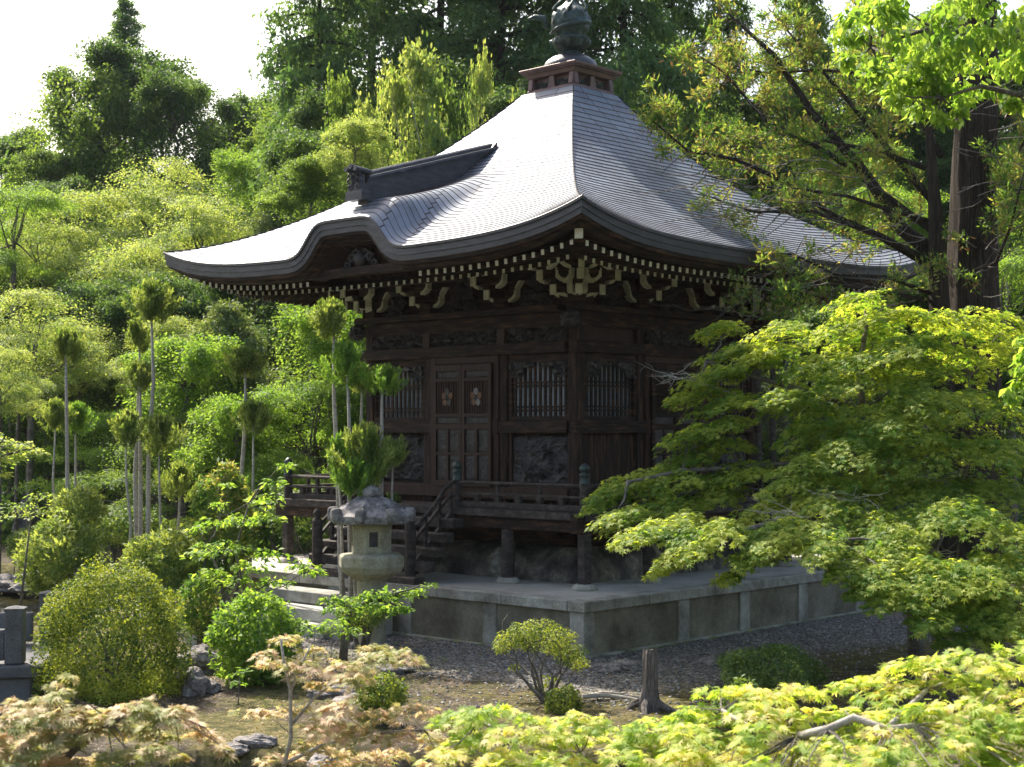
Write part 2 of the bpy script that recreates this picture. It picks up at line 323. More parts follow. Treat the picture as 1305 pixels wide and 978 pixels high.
# ================================================================== SETTING
def graded(a, b, n, pw): return [a+(b-a)*(i/n)**pw for i in range(n+1)]
def make_ground():
    Ds = list(np.linspace(-30, 12, 22))[:-1]+list(np.linspace(12, 28, 90))[:-1]+list(np.linspace(28, 48, 60))[:-1]+list(np.linspace(48, 110, 40))[:-1]+[110, 130, 160, 220, 320, 500]
    Ls = [-500, -250, -120]+list(np.linspace(-60, -18, 18))[:-1]+list(np.linspace(-18, 12, 130))[:-1]+list(np.linspace(12, 60, 20))+[120, 250, 500]
    vs = []
    for D in Ds:
        for L in Ls:
            x, y = from_dl(D, L); vs.append((x, y, ground_h(x, y)))
    nx = len(Ls); fs = [(j*nx+i, j*nx+i+1, (j+1)*nx+i+1, (j+1)*nx+i) for j in range(len(Ds)-1) for i in range(nx-1)]
    m, t, b = nmat('soil_moss_gravel'); c = coords(t)
    n1 = N(t, 'ShaderNodeTexNoise', Scale=.55, Detail=6, Roughness=.65); t.links.new(c, n1.inputs['Vector'])
    n2 = N(t, 'ShaderNodeTexNoise', Scale=7, Detail=8, Roughness=.75); t.links.new(c, n2.inputs['Vector'])
    vo = N(t, 'ShaderNodeTexVoronoi', Scale=26); t.links.new(c, vo.inputs['Vector'])
    moss = ramp(t, n2.outputs[0], [(.35, (.025, .028, .010)), (.5, (.085, .078, .026)), (.62, (.17, .135, .06))])
    soil = ramp(t, n2.outputs[0], [(.35, (.022, .017, .013)), (.52, (.065, .052, .04)), (.68, (.18, .15, .12))])
    sx = N(t, 'ShaderNodeSeparateColor'); t.links.new(vo.outputs['Color'], sx.inputs[0])
    grav = ramp(t, sx.outputs[0], [(.0, (.06, .056, .052)), (.5, (.15, .14, .13)), (1, (.32, .30, .28))])
    f = ramp(t, n1.outputs[0], [(.44, (0, 0, 0)), (.54, (1, 1, 1))])
    col = mixc(t, f, soil, moss)
    # gravel yard round the stone platform
    sp = N(t, 'ShaderNodeSeparateXYZ'); t.links.new(c, sp.inputs[0])
    def mth(op, a, bb=None):
        q = t.nodes.new('ShaderNodeMath'); q.operation = op
        for i, v in ((0, a), (1, bb)):
            if v is None: continue
            if isinstance(v, (int, float)): q.inputs[i].default_value = v
            else: t.links.new(v, q.inputs[i])
        return q.outputs[0]
    ax = mth('ABSOLUTE', sp.outputs[0]); ay = mth('ABSOLUTE', sp.outputs[1])
    dd = mth('ADD', mth('MAXIMUM', ax, ay), mth('MULTIPLY', n1.outputs[0], 1.6))
    gf = N(t, 'ShaderNodeMapRange'); gf.inputs[1].default_value = 8.9; gf.inputs[2].default_value = 8.3; t.links.new(dd, gf.inputs[0])
    col = mixc(t, gf.outputs[0], col, grav)
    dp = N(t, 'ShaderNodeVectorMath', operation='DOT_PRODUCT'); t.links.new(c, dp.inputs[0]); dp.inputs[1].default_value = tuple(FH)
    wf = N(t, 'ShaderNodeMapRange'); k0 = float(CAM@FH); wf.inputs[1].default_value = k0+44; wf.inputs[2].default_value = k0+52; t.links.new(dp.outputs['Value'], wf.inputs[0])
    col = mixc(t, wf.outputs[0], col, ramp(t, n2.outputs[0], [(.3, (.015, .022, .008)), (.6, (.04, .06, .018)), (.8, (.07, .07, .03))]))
    t.links.new(col, b.inputs['Base Color']); b.inputs['Roughness'].default_value = .95; b.inputs['Specular IOR Level'].default_value = .15
    bump(t, b, mixc(t, gf.outputs[0], n2.outputs[0], vo.outputs[0]), .8, .04)
    mb = MB(); mb.v = vs; mb.f = fs; mb.m = [0]*len(fs)
    return struct(mb.build('ground', m, smooth=True))
make_ground()
def make_water():
    m, t, b = nmat('pond_water'); b.inputs['Base Color'].default_value = (.035, .033, .014, 1); b.inputs['Roughness'].default_value = .06
    b.inputs['Specular IOR Level'].default_value = .6
    n = N(t, 'ShaderNodeTexNoise', Scale=2.2, Detail=3); t.links.new(coords(t, (1, 1, 1)), n.inputs['Vector']); bump(t, b, n.outputs[0], .12, .04)
    mb = MB(); q = [from_dl(12.8, -45), from_dl(12.8, 5), from_dl(45, 5), from_dl(45, -45)]
    mb.add([(x, y, -1.48) for x, y in q], [(0, 1, 2, 3)]); struct(mb.build('pond_water', m))
make_water()
rgn = np.random.default_rng(5)
def pebbles():
    P = []
    while len(P) < 9000:
        x = rgn.uniform(-3, 11.5); y = rgn.uniform(-9.8, 6)
        D, L = dl(x, y)
        if D > 29 or D < 17.2 or (x < 5.3 and y > -5.4): continue
        if max(abs(x), abs(y)) > 8.2 and rgn.uniform() < .75: continue
        P.append((x, y, ground_h(x, y)))
    P = np.array(P); ico = np.array([(1, 0, 0), (-1, 0, 0), (0, 1, 0), (0, -1, 0), (0, 0, .6), (0, 0, -.6)])
    fi = np.array([(0, 2, 4), (2, 1, 4), (1, 3, 4), (3, 0, 4), (2, 0, 5), (1, 2, 5), (3, 1, 5), (0, 3, 5)])
    n = len(P); s = rgn.uniform(.012, .032, (n, 1, 1)); a = rgn.uniform(0, 6.3, n); ca, sa = np.cos(a)[:, None], np.sin(a)[:, None]
    V = ico[None]*s*rgn.uniform(.6, 1.4, (n, 6, 1)); V = np.stack([V[..., 0]*ca-V[..., 1]*sa, V[..., 0]*sa+V[..., 1]*ca, V[..., 2]], 2)+P[:, None]+np.array([0, 0, .008])
    Fc = (fi[None]+np.arange(n)[:, None, None]*6).reshape(-1, 3)
    me = bpy.data.meshes.new('gravel'); me.from_pydata(V.reshape(-1, 3).tolist(), [], Fc.tolist())
    m, t, b = nmat('pebbles'); g = t.nodes.new('ShaderNodeNewGeometry')
    t.links.new(ramp(t, g.outputs['Random Per Island'], [(0, (.07, .07, .075)), (.6, (.17, .165, .165)), (1, (.36, .35, .33))]), b.inputs['Base Color']); b.inputs['Roughness'].default_value = .9
    me.materials.append(m); o = bpy.data.objects.new('gravel', me); link(o); struct(o, 'stuff'); tag(o, 'grey gravel strewn over the yard round the stone platform', 'gravel')
pebbles()
def litter():
    rg = np.random.default_rng(44); P = []
    while len(P) < 9000:
        D = rg.uniform(16.9, 26); L = rg.uniform(-6.3, 5); x, y = from_dl(D, L)
        if max(abs(x+.11), abs(y+.11)) < 5.5: continue
        P.append((x, y, ground_h(x, y)+.012))
    P = np.array(P); Nn = rg.normal(size=P.shape)*.35+np.array([0, 0, 1])
    o = leaf_obj('leaf_litter', P, Nn, .035, 'leaf', leafmat('dry_leaf', (.10, .06, .03), (.28, .20, .10), .1), None, rg); struct(o, 'stuff'); tag(o, 'dry brown leaves scattered over the mossy ground', 'leaf litter')
    cl = Cloud(); n = 0
    while n < 520:
        D = rg.uniform(16.9, 25); L = rg.uniform(-6.2, -1.0); x, y = from_dl(D, L)
        if noise.noise(Vector((x*.7, y*.7, 2))) < .05 or max(abs(x), abs(y)) < 6: continue
        cl.clump(rg, (x, y, ground_h(x, y)), (.09, .09, .035), 34, up=.7); n += 1
    for i in range(330):
        t = rg.uniform(-4.5, 5.2); x, y = (t, -5.42) if i % 2 else (5.18, t); x += rg.normal()*.04; y += rg.normal()*.04; cl.clump(rg, (x, y, ground_h(x, y)+.01), (.07, .07, rg.uniform(.02, .07)), 26, up=.4)
    o = cl.build('moss', .016, 'leaf', Lazal, None, rg); struct(o, 'stuff'); tag(o, 'low moss and tiny weeds growing in patches on the ground', 'moss')
litter()
# ================================================================== STONE PLATFORM
ZP = -.20; PC = (-.11, -.11); PH = 5.25; GZ = -1.09
def podium():
    T = thing('stone_platform', (PC[0], PC[1], GZ), 'granite platform with coping slabs and stained panels that the dark hall stands on', 'platform')
    def L(o): return o
    z0 = 0; zt = ZP-GZ
    MB().box((-PH+.35, -PH+.35, zt-.1), (PH-.35, PH-.35, zt-.004)).build('paving', pave, T)
    # coping, slab by slab
    cut = [-PH, -3.6, -1.75, .2, 1.95, 3.45, PH]
    for s in range(4):
        M = Matrix.Rotation(s*math.pi/2, 4, 'Z')
        for i in range(len(cut)-1):
            a, bq = cut[i]+(.004 if i else 0), cut[i+1]-.004
            if i == len(cut)-2: bq = PH-.36
            if i == 0: a = -PH
            MB().box((a, -PH, zt-.17), (bq, -PH+.352, zt), M).build('coping_slab', granite, T, bevel=.012)
        for p in [-PH+.04, -2.75, -.95, .95, 3.0, PH-.32]:
            if p > 5: continue
            if p == PH-.32: p = PH-.34
            wd = .30
            if p < -5.1: continue
            MB().box((p-.0, -PH+.035, -.05), (p+wd, -PH+.3, zt-.173), M).build('pillar', granite, T, bevel=.01)
        MB().box((-PH+.08, -PH+.075, -.02), (PH-.08, -PH+.2, zt-.18), M).build('panel', podp, T)
        MB().box((-PH+.02, -PH-.02, -.06), (PH+.0, -PH+.1, .035), M).build('footing', granite, T, bevel=.01)
    return T
podium()
def stone_steps():
    T = thing('stone_steps', (-.5, -5.4, GZ), 'pale granite steps leading up to the platform in front of the wooden stair', 'steps')
    w0, w1 = -1.95, 1.0
    for i, (dep, zt) in enumerate(((1.35, .22), (.95, .43), (.5, .66))):
        x0, x1 = w0, w1-.0
        MB().box((x0, -dep, -.1 if i == 0 else zt-.215), (x1, -.002, zt), None).build('step', granite if i != 1 else pave, T, bevel=.015)
    MB().box((w1+.01, -.75, -.1), (w1+.3, -.01, .55)).build('side_block', granite, T, bevel=.02)
    MB().box((w1+.01, -1.2, -.1), (w1+.3, -.76, .3)).build('side_block', granite, T, bevel=.02)
stone_steps()
# ================================================================== THE HALL
RR = 5.593; KX = -.05     # eave half width; centre of the curved gable (local)
_pr = np.array([5.593, 5.07, 4.46, 3.83, 3.05, 1.95, 1.45, 1.02, .68]); _pz = np.array([5.66, 5.88, 6.24, 6.63, 7.13, 8.0, 8.54, 9.0, 9.40])
_pc = np.polyfit(_pr, _pz, 4)
def prof(r): return float(np.polyval(_pc, r))
def lift(r, x): return .45*min(1.15, abs(x)/max(r, .01))**4.5*(r/RR)**4.5
_kr = [2.0, 2.8, 3.8, 4.3, 5.04, 5.6, 5.8]; _kd = [0, .05, .36, .52, .76, .62, .60]
def kbump(r, x):
    d = float(np.interp(r, _kr, _kd)); s = abs(x-KX)/1.05
    return d/(1+(s*1.02)**7)*sst(1.75, 1.0, abs(x-KX))
def roofz(r, x, front=False): return prof(r)+lift(r, x)+(kbump(r, x) if front else 0)
def off(z): return -.157+(.29)*min(1, max(0, (z-6)/3.6))
def hall():
    T = thing('temple_hall', (0, 0, ZP), 'dark carved timber temple hall with grey copper pyramid roof and curved gable over the door', 'temple')
    OZ = -ZP
    def bld(mb, name, mat, parent=T, **k):
        mb.v = [(x, y, z+OZ) for x, y, z in mb.v] if parent is T else mb.v
        return mb.build(name, mat, parent, **k)
    # sub-parts hang on parts that sit at the thing's origin, so they need the same shift
    def sub(mb, name, mat, parent, **k):
        mb.v = [(x, y, z+OZ) for x, y, z in mb.v]; return mb.build(name, mat, parent, **k)
    rot = lambda s: Matrix.Rotation(s*math.pi/2, 4, 'Z')
    # ---- roof skin in lapped courses
    K = 42; rs = [RR+(.70-RR)*(k/K) for k in range(K+1)]
    vs = []; fs = []; uvs = []; fm = []
    for s in range(4):
        fr = (s == 0); M = rot(s); nt_ = 130 if fr else 44
        xs = [(-1+2*i/nt_) for i in range(nt_+1)]
        if fr: xs = sorted(set([round(math.copysign(abs(a)**1.25, a), 5) for a in xs]))
        m = len(xs)
        for k in range(K):
            lip = .013
            for (r, dz, kk) in ((rs[k], lip, k), (rs[k+1], 0, k+1)):
                for t in xs:
                    x = t*r; z = roofz(r, x, fr)+dz; p = M @ Vector((x, -r, 0)); o = off(z)
                    vs.append((p.x+o, p.y+o, z+OZ)); uvs.append((x+k*.37+s*.2, kk))
            b = len(vs)-2*m
            for i in range(m-1): fs.append((b+i, b+i+1, b+m+i+1, b+m+i)); fm.append(0)
            if k:   # riser between the inner end of course k-1 and the outer edge of course k
                a = b-m
                for i in range(m-1): fs.append((a+i, a+i+1, b+i+1, b+i)); fm.append(1)
    me = bpy.data.meshes.new('roof'); me.from_pydata(vs, [], fs); me.materials.append(roofm); me.materials.append(seamm); me.polygons.foreach_set('material_index', fm)
    ul = me.uv_layers.new(name='UVMap'); vi = np.empty(len(me.loops), dtype=np.int32); me.loops.foreach_get('vertex_index', vi)
    ul.data.foreach_set('uv', np.array(uvs, dtype=np.float32)[vi].reshape(-1))
    roof = bpy.data.objects.new('roof', me); link(roof, T)
    # hip rolls
    for s in range(4):
        M = rot(s); path = []
        for i in range(26):
            r = RR+(.72-RR)*i/25; z = roofz(r, r)+.012; p = M @ Vector((r, -r, 0)); o = off(z); path.append((p.x+o, p.y+o, z))
        bld(MB().tube(path, .014, 6), 'hip_roll', roofm)
    # ---- thick eave edge, one side at a time, following the gable arch in front
    EO = -.157
    def eave_pts(s, n):
        fr = s == 0; out = []
        for i in range(n+1):
            t = -1+2*i/n
            if fr: t = math.copysign(abs(t)**1.3, t)
            x = t*RR; out.append((x, roofz(RR, x, fr)))
        return out
    def sweep(s, sec, n, mat, name, parent=T, lo=None, hi=None):
        """sec: (outward, along the curve's normal) pairs"""
        P = eave_pts(s, n); M = rot(s); m = len(P); vs = []; k = len(sec)
        sel = [i for i in range(m) if (lo is None or P[i][0] >= lo) and (hi is None or P[i][0] <= hi)]
        for i in sel:
            a, b = P[max(i-1, 0)], P[min(i+1, m-1)]; tx, tz = b[0]-a[0], b[1]-a[1]; l = math.hypot(tx, tz); nx, nz = tz/l, -tx/l
            fade = sst(2.4, 1.6, abs(P[i][0]-KX)) if s == 0 else 0
            nx *= fade; nz = nz*fade-(1-fade)
            for (o, d) in sec:
                x0 = P[i][0]; r = RR+o
                x = x0+nx*d if abs(x0) < RR*.97 else x0/RR*r
                if .6 < abs(x0)/RR < .97: x = x0*(1+(o/RR)*((abs(x0)/RR-.6)/.37))
                p = M @ Vector((x, -r, 0)); vs.append((p.x+EO, p.y+EO, P[i][1]+nz*d))
        q = len(sel); fs = [(i*k+j, i*k+(j+1) % k, (i+1)*k+(j+1) % k, (i+1)*k+j) for i in range(q-1) for j in range(k)]
        fs += [tuple(range(k))[::-1], tuple((q-1)*k+j for j in range(k))]
        return MB().add(vs, fs), vs
    for s in range(4):
        n = 150 if s == 0 else 60
        mb, _ = sweep(s, [(.0, -.022), (.012, -.01), (.012, .035), (-.015, .045), (-.015, .15), (-.03, .155), (-.035, .25), (-.26, .27), (-.26, -.01+.05)], n, darkcu, 'eave_edge'); bld(mb, 'eave_edge', darkcu)
        mb, _ = sweep(s, [(-.06, .252), (-.075, .31), (-.16, .32), (-.16, .36), (-.36, .38), (-.36, .26)], n, wood, 'eave_board'); bld(mb, 'eave_board', wood)
    # inner arch boards under the gable
    mb, _ = sweep(0, [(-.30, .30), (-.30, .40), (-.75, .40), (-.75, .30)], 150, woodr, 'arch_board', lo=KX-1.45, hi=KX+1.45); bld(mb, 'arch_board', woodr)
    # white corner tips of the gable board
    for sx in (-1.55, 1.55): bld(MB().cb((KX+sx+EO, -5.42, 5.35), (.11, .12, .12)), 'beam_end', white)
    # gable beam and recess boarding, struts, carved emblem
    bld(MB().cb((KX+EO, -5.28, 5.37), (2.75, .2, .16)), 'gable_beam', wood, bevel=.015)
    mb = MB()
    for i in range(-9, 10): mb.cb((KX+EO+i*.16, -4.3, 5.62), (.14, .05, .9))
    bld(mb, 'gable_boarding', woodr)
    mb = MB()
    for i in range(-4, 5):
        x = KX+EO+i*.27; hh = .95-.5*(abs(i)/5)**2
        mb.tube([(x*.92, -4.35, 5.32), (x, -4.9, 5.30+hh*.55), (x, -5.25, 5.26+hh*.70)], .035, 6)
    bld(mb, 'gable_rib', woodr)
    rng = random.Random(3)
    mb = MB()
    for sx in (-1, 1):
        for j in range(5):
            cx = KX+EO+sx*(.12+.12*j); cz = 5.55+.13*math.cos(j*.9)-.02*j; rr = .10-.008*j
            path = [(cx+sx*rr*math.cos(a*.75)*(1-a*.07), -5.30, cz+rr*math.sin(a*.75)*(1-a*.07)) for a in range(10)]
            mb.tube(path, .028, 5)
    mb.lathe((KX+EO, -5.30, 5.42), [(.02, 0), (.11, .08), (.13, .18), (.06, .3), (.01, .34)], 8)
    bld(mb, 'gable_carving', carve, smooth=True)
    # ---- ridge over the gable
    RX = KX+EO+.04
    def rl(y): return 7.10+(y+5.35)*(1.04/3.55)
    def rb(y): return roofz(-(y+.157), KX, True)-.05
    ys = [-5.30+i*.18 for i in range(20)]
    def ridge_sec(mb, hw, zb, zt):
        vs = []
        for y in ys: vs += [(RX-hw, y, zb(y)), (RX+hw, y, zb(y)), (RX+hw*.9, y, zt(y)), (RX-hw*.9, y, zt(y))]
        n = len(ys); fs = [(i*4+j, i*4+(j+1) % 4, (i+1)*4+(j+1) % 4, (i+1)*4+j) for i in range(n-1) for j in range(4)]+[(0, 1, 2, 3), ((n-1)*4+3, (n-1)*4+2, (n-1)*4+1, (n-1)*4)]
        return mb.add(vs, fs)
    rg_ = bld(ridge_sec(MB(), .13, rb, lambda y: rl(y)-.07), 'gable_ridge', darkcu)
    mb = MB(); ridge_sec(mb, .20, lambda y: rl(y)-.085, lambda y: rl(y)-.035); ridge_sec(mb, .165, lambda y: rl(y)-.14, lambda y: rl(y)-.087)
    mb.tube([(RX, y, rl(y)-.02) for y in ys], .075, 10); sub(mb, 'ridge_cap', darkcu, rg_)
    mb = MB(); mb.cb((RX, -5.42, 6.72), (.44, .20, .17)); mb.cb((RX, -5.42, 6.86), (.34, .16, .13))
    for sx in (-1, 1):
        for z_, r_ in ((6.96, .085), (7.07, .065), (6.86, .06)):
            mb.tube([(RX+sx*(.10+r_*math.cos(a*.7)*(1-a*.06)), -5.50, z_+r_*math.sin(a*.7)*(1-a*.06)) for a in range(9)], .024, 5)
    mb.cb((RX, -5.41, 6.99), (.24, .12, .22))
    for sx in (-.12, 0, .12): mb.tube([(RX+sx, -5.22, 7.16+(.04 if sx == 0 else 0)), (RX+sx, -5.60, 7.19+(.04 if sx == 0 else 0))], .048, 8)
    orn = bld(mb, 'ridge_end_ornament', darkcu)
    # ---- roban box and finial
    ox = .13
    def sq(mb, h, z0, z1, h2=None):
        h2 = h2 or h; vs = [(ox+sx*a, ox+sy*a, z) for a, z in ((h, z0), (h2, z1)) for sx, sy in ((-1, -1), (1, -1), (1, 1), (-1, 1))]
        return mb.add(vs, [(3, 2, 1, 0), (4, 5, 6, 7), (0, 1, 5, 4), (1, 2, 6, 5), (2, 3, 7, 6), (3, 0, 4, 7)])
    mb = MB(); sq(mb, .70, 9.18, 9.46, .635); sq(mb, .50, 9.461, 9.70); sq(mb, .635, 9.701, 9.79, .67); sq(mb, .72, 9.791, 9.82); sq(mb, .75, 9.821, 9.88, .765)
    for s in range(4):
        M = Matrix.Translation((ox, ox, 0)) @ rot(s)
        for x in (-.56, .02-.02, .56):
            wd = .075; mb.prism([(x-wd*1.25, 9.46), (x+wd*1.25, 9.46), (x+wd*.85, 9.70), (x-wd*.85, 9.70)], lambda p: tuple(M @ Vector((p[0], -.605, p[1]))), lambda p: tuple(M @ Vector((p[0], -.49, p[1]))))
    box = bld(mb, 'roof_top_box', redcu, bevel=.006)
    for s in range(4):
        M = Matrix.Translation((ox, ox, 0)) @ rot(s); mb = MB()
        mb.tube([M @ Vector((x_, -.515, 9.49)) for x_ in (-.45, 0, .45)], .012, 4)
        for x in (-.28, .28):
            for j in range(5):
                a = x-.14+.07*j; mb.tube([M @ Vector((a+.03*math.cos(q*.8), -.515, 9.57+.035*math.sin(q*.8)+.03*math.sin(j*2))) for q in range(7)], .017, 5)
        sub(mb, 'openwork_panel', bronze, box)
    mb = MB(); mb.lathe((ox, ox, 9.88), [(.56, 0), (.57, .08), (.52, .19), (.40, .28), (.22, .335), (.16, .35)], 32)
    bld(mb, 'finial_dome', darkcu, smooth=True)
    def fin(u, v):
        a = 2*math.pi*u; prof_ = [(.17, 10.20), (.20, 10.23), (.17, 10.28), (.26, 10.34), (.35, 10.46), (.37, 10.54), (.29, 10.585), (.30, 10.62), (.37, 10.74), (.395, 10.88), (.375, 11.02), (.29, 11.16), (.17, 11.25), (.09, 11.34), (.03, 11.5)]
        k = v*(len(prof_)-1); i = min(int(k), len(prof_)-2); f = k-i; r = prof_[i][0]*(1-f)+prof_[i+1][0]*f; z = prof_[i][1]*(1-f)+prof_[i+1][1]*f
        n = noise.noise(Vector((math.cos(a)*4, math.sin(a)*4, z*6))); d = max(0, n)*.10*(1 if v < .5 or v > .62 else .35)
        if v < .42: d += .03*abs(math.sin(a*8))
        r += d*(1-max(0, v-.8)*4)
        return (ox+r*math.cos(a), ox+r*math.sin(a), z)
    jw = bld(MB().grid(72, 60, fin), 'finial_jewel', bronze, smooth=True)
    mb = MB()      # coiling dragon on the jewel, head to the left
    path = [(ox+(.41-.004*i)*math.cos(R_(225+i*24)), ox+(.41-.004*i)*math.sin(R_(225+i*24)), 10.66+i*.035) for i in range(17)]
    mb.tube(path, [.03+.03*math.sin(i/16*math.pi) for i in range(17)], 7)
    hd = Vector((ox-.42, ox-.36, 11.0)); mb.tube([hd+Vector((.06, .04, -.2)), hd, hd+Vector((-.14, -.13, .03)), hd+Vector((-.24, -.22, -.01))], [.06, .075, .055, .02], 7)
    mb.tube([hd+Vector((-.05, -.05, .04)), hd+Vector((-.10, -.08, .16)), hd+Vector((-.04, -.02, .24))], [.02, .015, .006], 5)
    mb.tube([hd+Vector((-.12, -.11, 0)), hd+Vector((-.20, -.20, .10))], [.02, .01], 5)
    for j in range(6):
        a = j*1.05; mb.tube([(ox+.33*math.cos(a), ox+.33*math.sin(a), 11.05), (ox+.38*math.cos(a+.2), ox+.38*math.sin(a+.2), 11.18), (ox+.27*math.cos(a+.4), ox+.27*math.sin(a+.4), 11.32), (ox+.12*math.cos(a+.5), ox+.12*math.sin(a+.5), 11.46)], [.03, .03, .02, .008], 5)
    sub(mb, 'dragon', bronze, jw, smooth=True)
    # ---- soffit and rafters
    mb = MB()
    for s in range(4):
        M = rot(s); n = 40; vs = []
        for i in range(n+1):
            t = -1+2*i/n
            for (r, z) in ((RR-.30, None), (4.3, None), (2.7, 6.02)):
                x = t*r
                e = prof(RR)+lift(RR, t*RR)-.34
                zz = z if z else (e if r > 5 else e*.45+5.72*.55)
                if s == 0 and r > 4.5 and abs(x-KX) < 1.5: zz += .0
                p = M @ Vector((x, -r, 0)); vs.append((p.x+EO, p.y+EO, zz))
        q = len(mb.v); mb.add(vs, [(i*3+j, i*3+j+1, (i+1)*3+j+1, (i+1)*3+j) for i in range(n) for j in range(2) if not (s == 0 and j == 0 and abs((-1+2*(i+.5)/n)*5-KX) < 1.25)])
    bld(mb, 'soffit', wood)
    cand = []
    sp = .205; nr = int(5.1/sp)
    for s in range(4):
        for i in range(-nr, nr+1):
            x = i*sp+.03
            for kind in ('flying', 'base'):
                if kind == 'flying':
                    if s == 0 and abs(x-KX) < 1.5: continue
                    r1 = RR-.50; r0 = max(4.15, abs(x)+.02)
                    if abs(x) > r1-.05: continue
                    e1 = prof(RR)+lift(RR, x)-.425; e0 = e1+.08
                    sec = (.058, .085); m2 = white
                else:
                    if s == 0 and abs(x-KX) < 1.35: pass
                    r1 = RR-.88; r0 = max(2.6, abs(x)+.02)
                    if abs(x) > r1-.05: continue
                    e1 = prof(RR)+lift(RR, x)*.88-.50; e0 = e1+.66*(r1-r0)/2.1
                    sec = (.052, .07); m2 = yell
                M = rot(s); a = M @ Vector((x, -r0, 0)); b = M @ Vector((x, -r1, 0)); c = M @ Vector((x, -r1-.014, 0))
                sh = lambda p, z: (p.x+EO, p.y+EO, z)
                score = {0: 3, 1: 3, 2: 0, 3: 0}[s] + (1 if kind == 'flying' else .5) - .05*abs(x-(5 if s == 0 else -5))*.3
                if s == 0 and x < -1.6 and kind == 'flying': score += .2
                cand.append((score, sh(a, e0), sh(b, e1), sh(c, e1-.001), sec, m2))
    cand.sort(key=lambda c: -c[0])
    def rafter_mb(mb, c):
        _, a, b, cc, sec, m2 = c
        mb.cm = 0; mb.bar(a, b, *sec); mb.cm = 1; mb.bar(b, cc, sec[0]+.002, sec[1]+.002)
    for c in cand[:100]:
        mb = MB(); rafter_mb(mb, c); bld(mb, 'rafter', [wood, c[5]])
    for m2, nm in ((white, 'rafters'), (yell, 'rafters')):
        mb = MB()
        for c in cand[100:]:
            if c[5] is m2: rafter_mb(mb, c)
        struct(bld(mb, nm, [wood, m2]), 'stuff')
    for s in range(4):      # hip rafters with a white block on the end
        M = rot(s); c0 = M @ Vector((2.6, -2.6, 0)); c1 = M @ Vector((5.08, -5.08, 0)); c2 = M @ Vector((5.17, -5.17, 0))
        mb = MB(); mb.bar((c0.x+EO, c0.y+EO, 5.9), (c1.x+EO, c1.y+EO, 5.60), .125, .145); mb.cm = 1; mb.bar((c1.x+EO, c1.y+EO, 5.60), (c2.x+EO, c2.y+EO, 5.60), .13, .15)
        bld(mb, 'hip_rafter', [wood, white])
    # ---- body
    A = 2.75; w1 = 1.745
    bx = [-A, -A+w1, A-w1, A]
    for s in range(4):
        M = rot(s)
        def bb(mb, a, b): return mb.box(a, b, M)
        for i, x in enumerate(bx[:-1]): 
            hw = .115 if i == 0 else .09
            xc = x+(.0 if i == 0 else 0); 
            if i == 0: bld(MB().box((x-.0-.1, -A-.1, ZP+.1), (x+.12, -A+.12, 4.62), M), 'column', woodv, bevel=.02)
            else: bld(MB().box((x-.1, -A-.085, ZP+.1), (x+.1, -A+.1, 4.62), M), 'column', woodv, bevel=.02)
        e = A+.16
        bld(bb(MB(), (-e, -A-.14, 2.43), (e-.28, -A-.002, 2.66)), 'beam', wood, bevel=.012)
        bld(bb(MB(), (-e-.03, -A-.17, 3.89), (e-.31, -A-.002, 4.10)), 'beam', wood, bevel=.012)
        bld(bb(MB(), (-e, -A-.13, 1.20), (e-.27, -A-.002, 1.42)), 'beam', woodr if s == 0 else wood, bevel=.012)
        # tie beam with carved waves, plate above
        def tb(u, v):
            x = -A+2*A*u; z = 4.37+.25*v; d = .03*noise.noise(Vector((x*3, z*9, s)))+.03*max(0, noise.noise(Vector((x*1.7, z*6, 9))))
            p = M @ Vector((x, -A-.11-d, z)); return tuple(p)
        bld(MB().grid(140, 12, tb), 'tie_beam', wood, smooth=True)
        bld(bb(MB(), (-A-.30, -A-.24, 4.64), (A+.30-.54, -A-.002, 4.76)), 'plate', wood, bevel=.012)
        bld(bb(MB(), (-A, -A+.02, 4.76), (A, -A+.1, 6.0)), 'bracket_wall', wood)
        bld(bb(MB(), (-A, -A+.0, 4.62), (A-.1, -A+.08, 4.66)), 'beam', wood)
        bld(bb(MB(), (-A+.1, -A+.05, ZP+.1), (A-.1, -A+.1, 4.64)), 'wall', woodv)
        # carved frieze panels
        for i in range(3):
            x0, x1 = bx[i]+.12, bx[i+1]-.12
            if s == 1 and i == 0:
                bld(bb(MB(), (x0, -A-.01, 4.12), (x1, -A+.045, 4.36)), 'plain_panel', woodr); continue
            def fz(u, v, x0=x0, x1=x1):
                x = x0+(x1-x0)*u; z = 4.11+.26*v
                n = abs(noise.noise(Vector((x*5, z*7, s*3)))) ; n2 = abs(noise.noise(Vector((x*13, z*15, s*5+4))))
                q = M @ Vector((x, -A-.005-.12*min(1, n*2.4)-.07*n2, z)); return tuple(q)
            bld(MB().grid(90, 18, fz), 'frieze_carving', carve)
            mb = MB()
            if s < 2: bld(bb(MB(), (bx[i+1]-.1, -A-.15, 4.1), (bx[i+1]+.09, -A-.09, 4.37)) if i < 2 else MB().box((0, 0, 5), (.01, .01, 5.01)), 'strut', woodr)
        # lion head nosing at the corner
        def head(u, v):
            a = 2*math.pi*u; t = math.pi*v; n = noise.noise(Vector((math.cos(a)*2.5, math.sin(a)*2.5, v*6)))
            r = .17*(1+.45*n); q = Vector((-A-.30+r*1.1*math.sin(t)*math.cos(a)-.0, -A-.12+r*math.cos(t)*.9, 4.48+r*math.sin(t)*math.sin(a)*.95))
            return tuple(M @ q)
        bld(MB().grid(30, 20, head), 'lion_head', carve, smooth=True)
        def head2(u, v):
            a = 2*math.pi*u; t = math.pi*v; n = noise.noise(Vector((math.cos(a)*2.5+5, math.sin(a)*2.5, v*6)))
            r = .17*(1+.45*n); q = Vector((A+.12+r*.9*math.cos(t), -A-.30+r*1.1*math.sin(t)*math.cos(a), 4.48+r*math.sin(t)*math.sin(a)*.95))
            return tuple(M @ q)
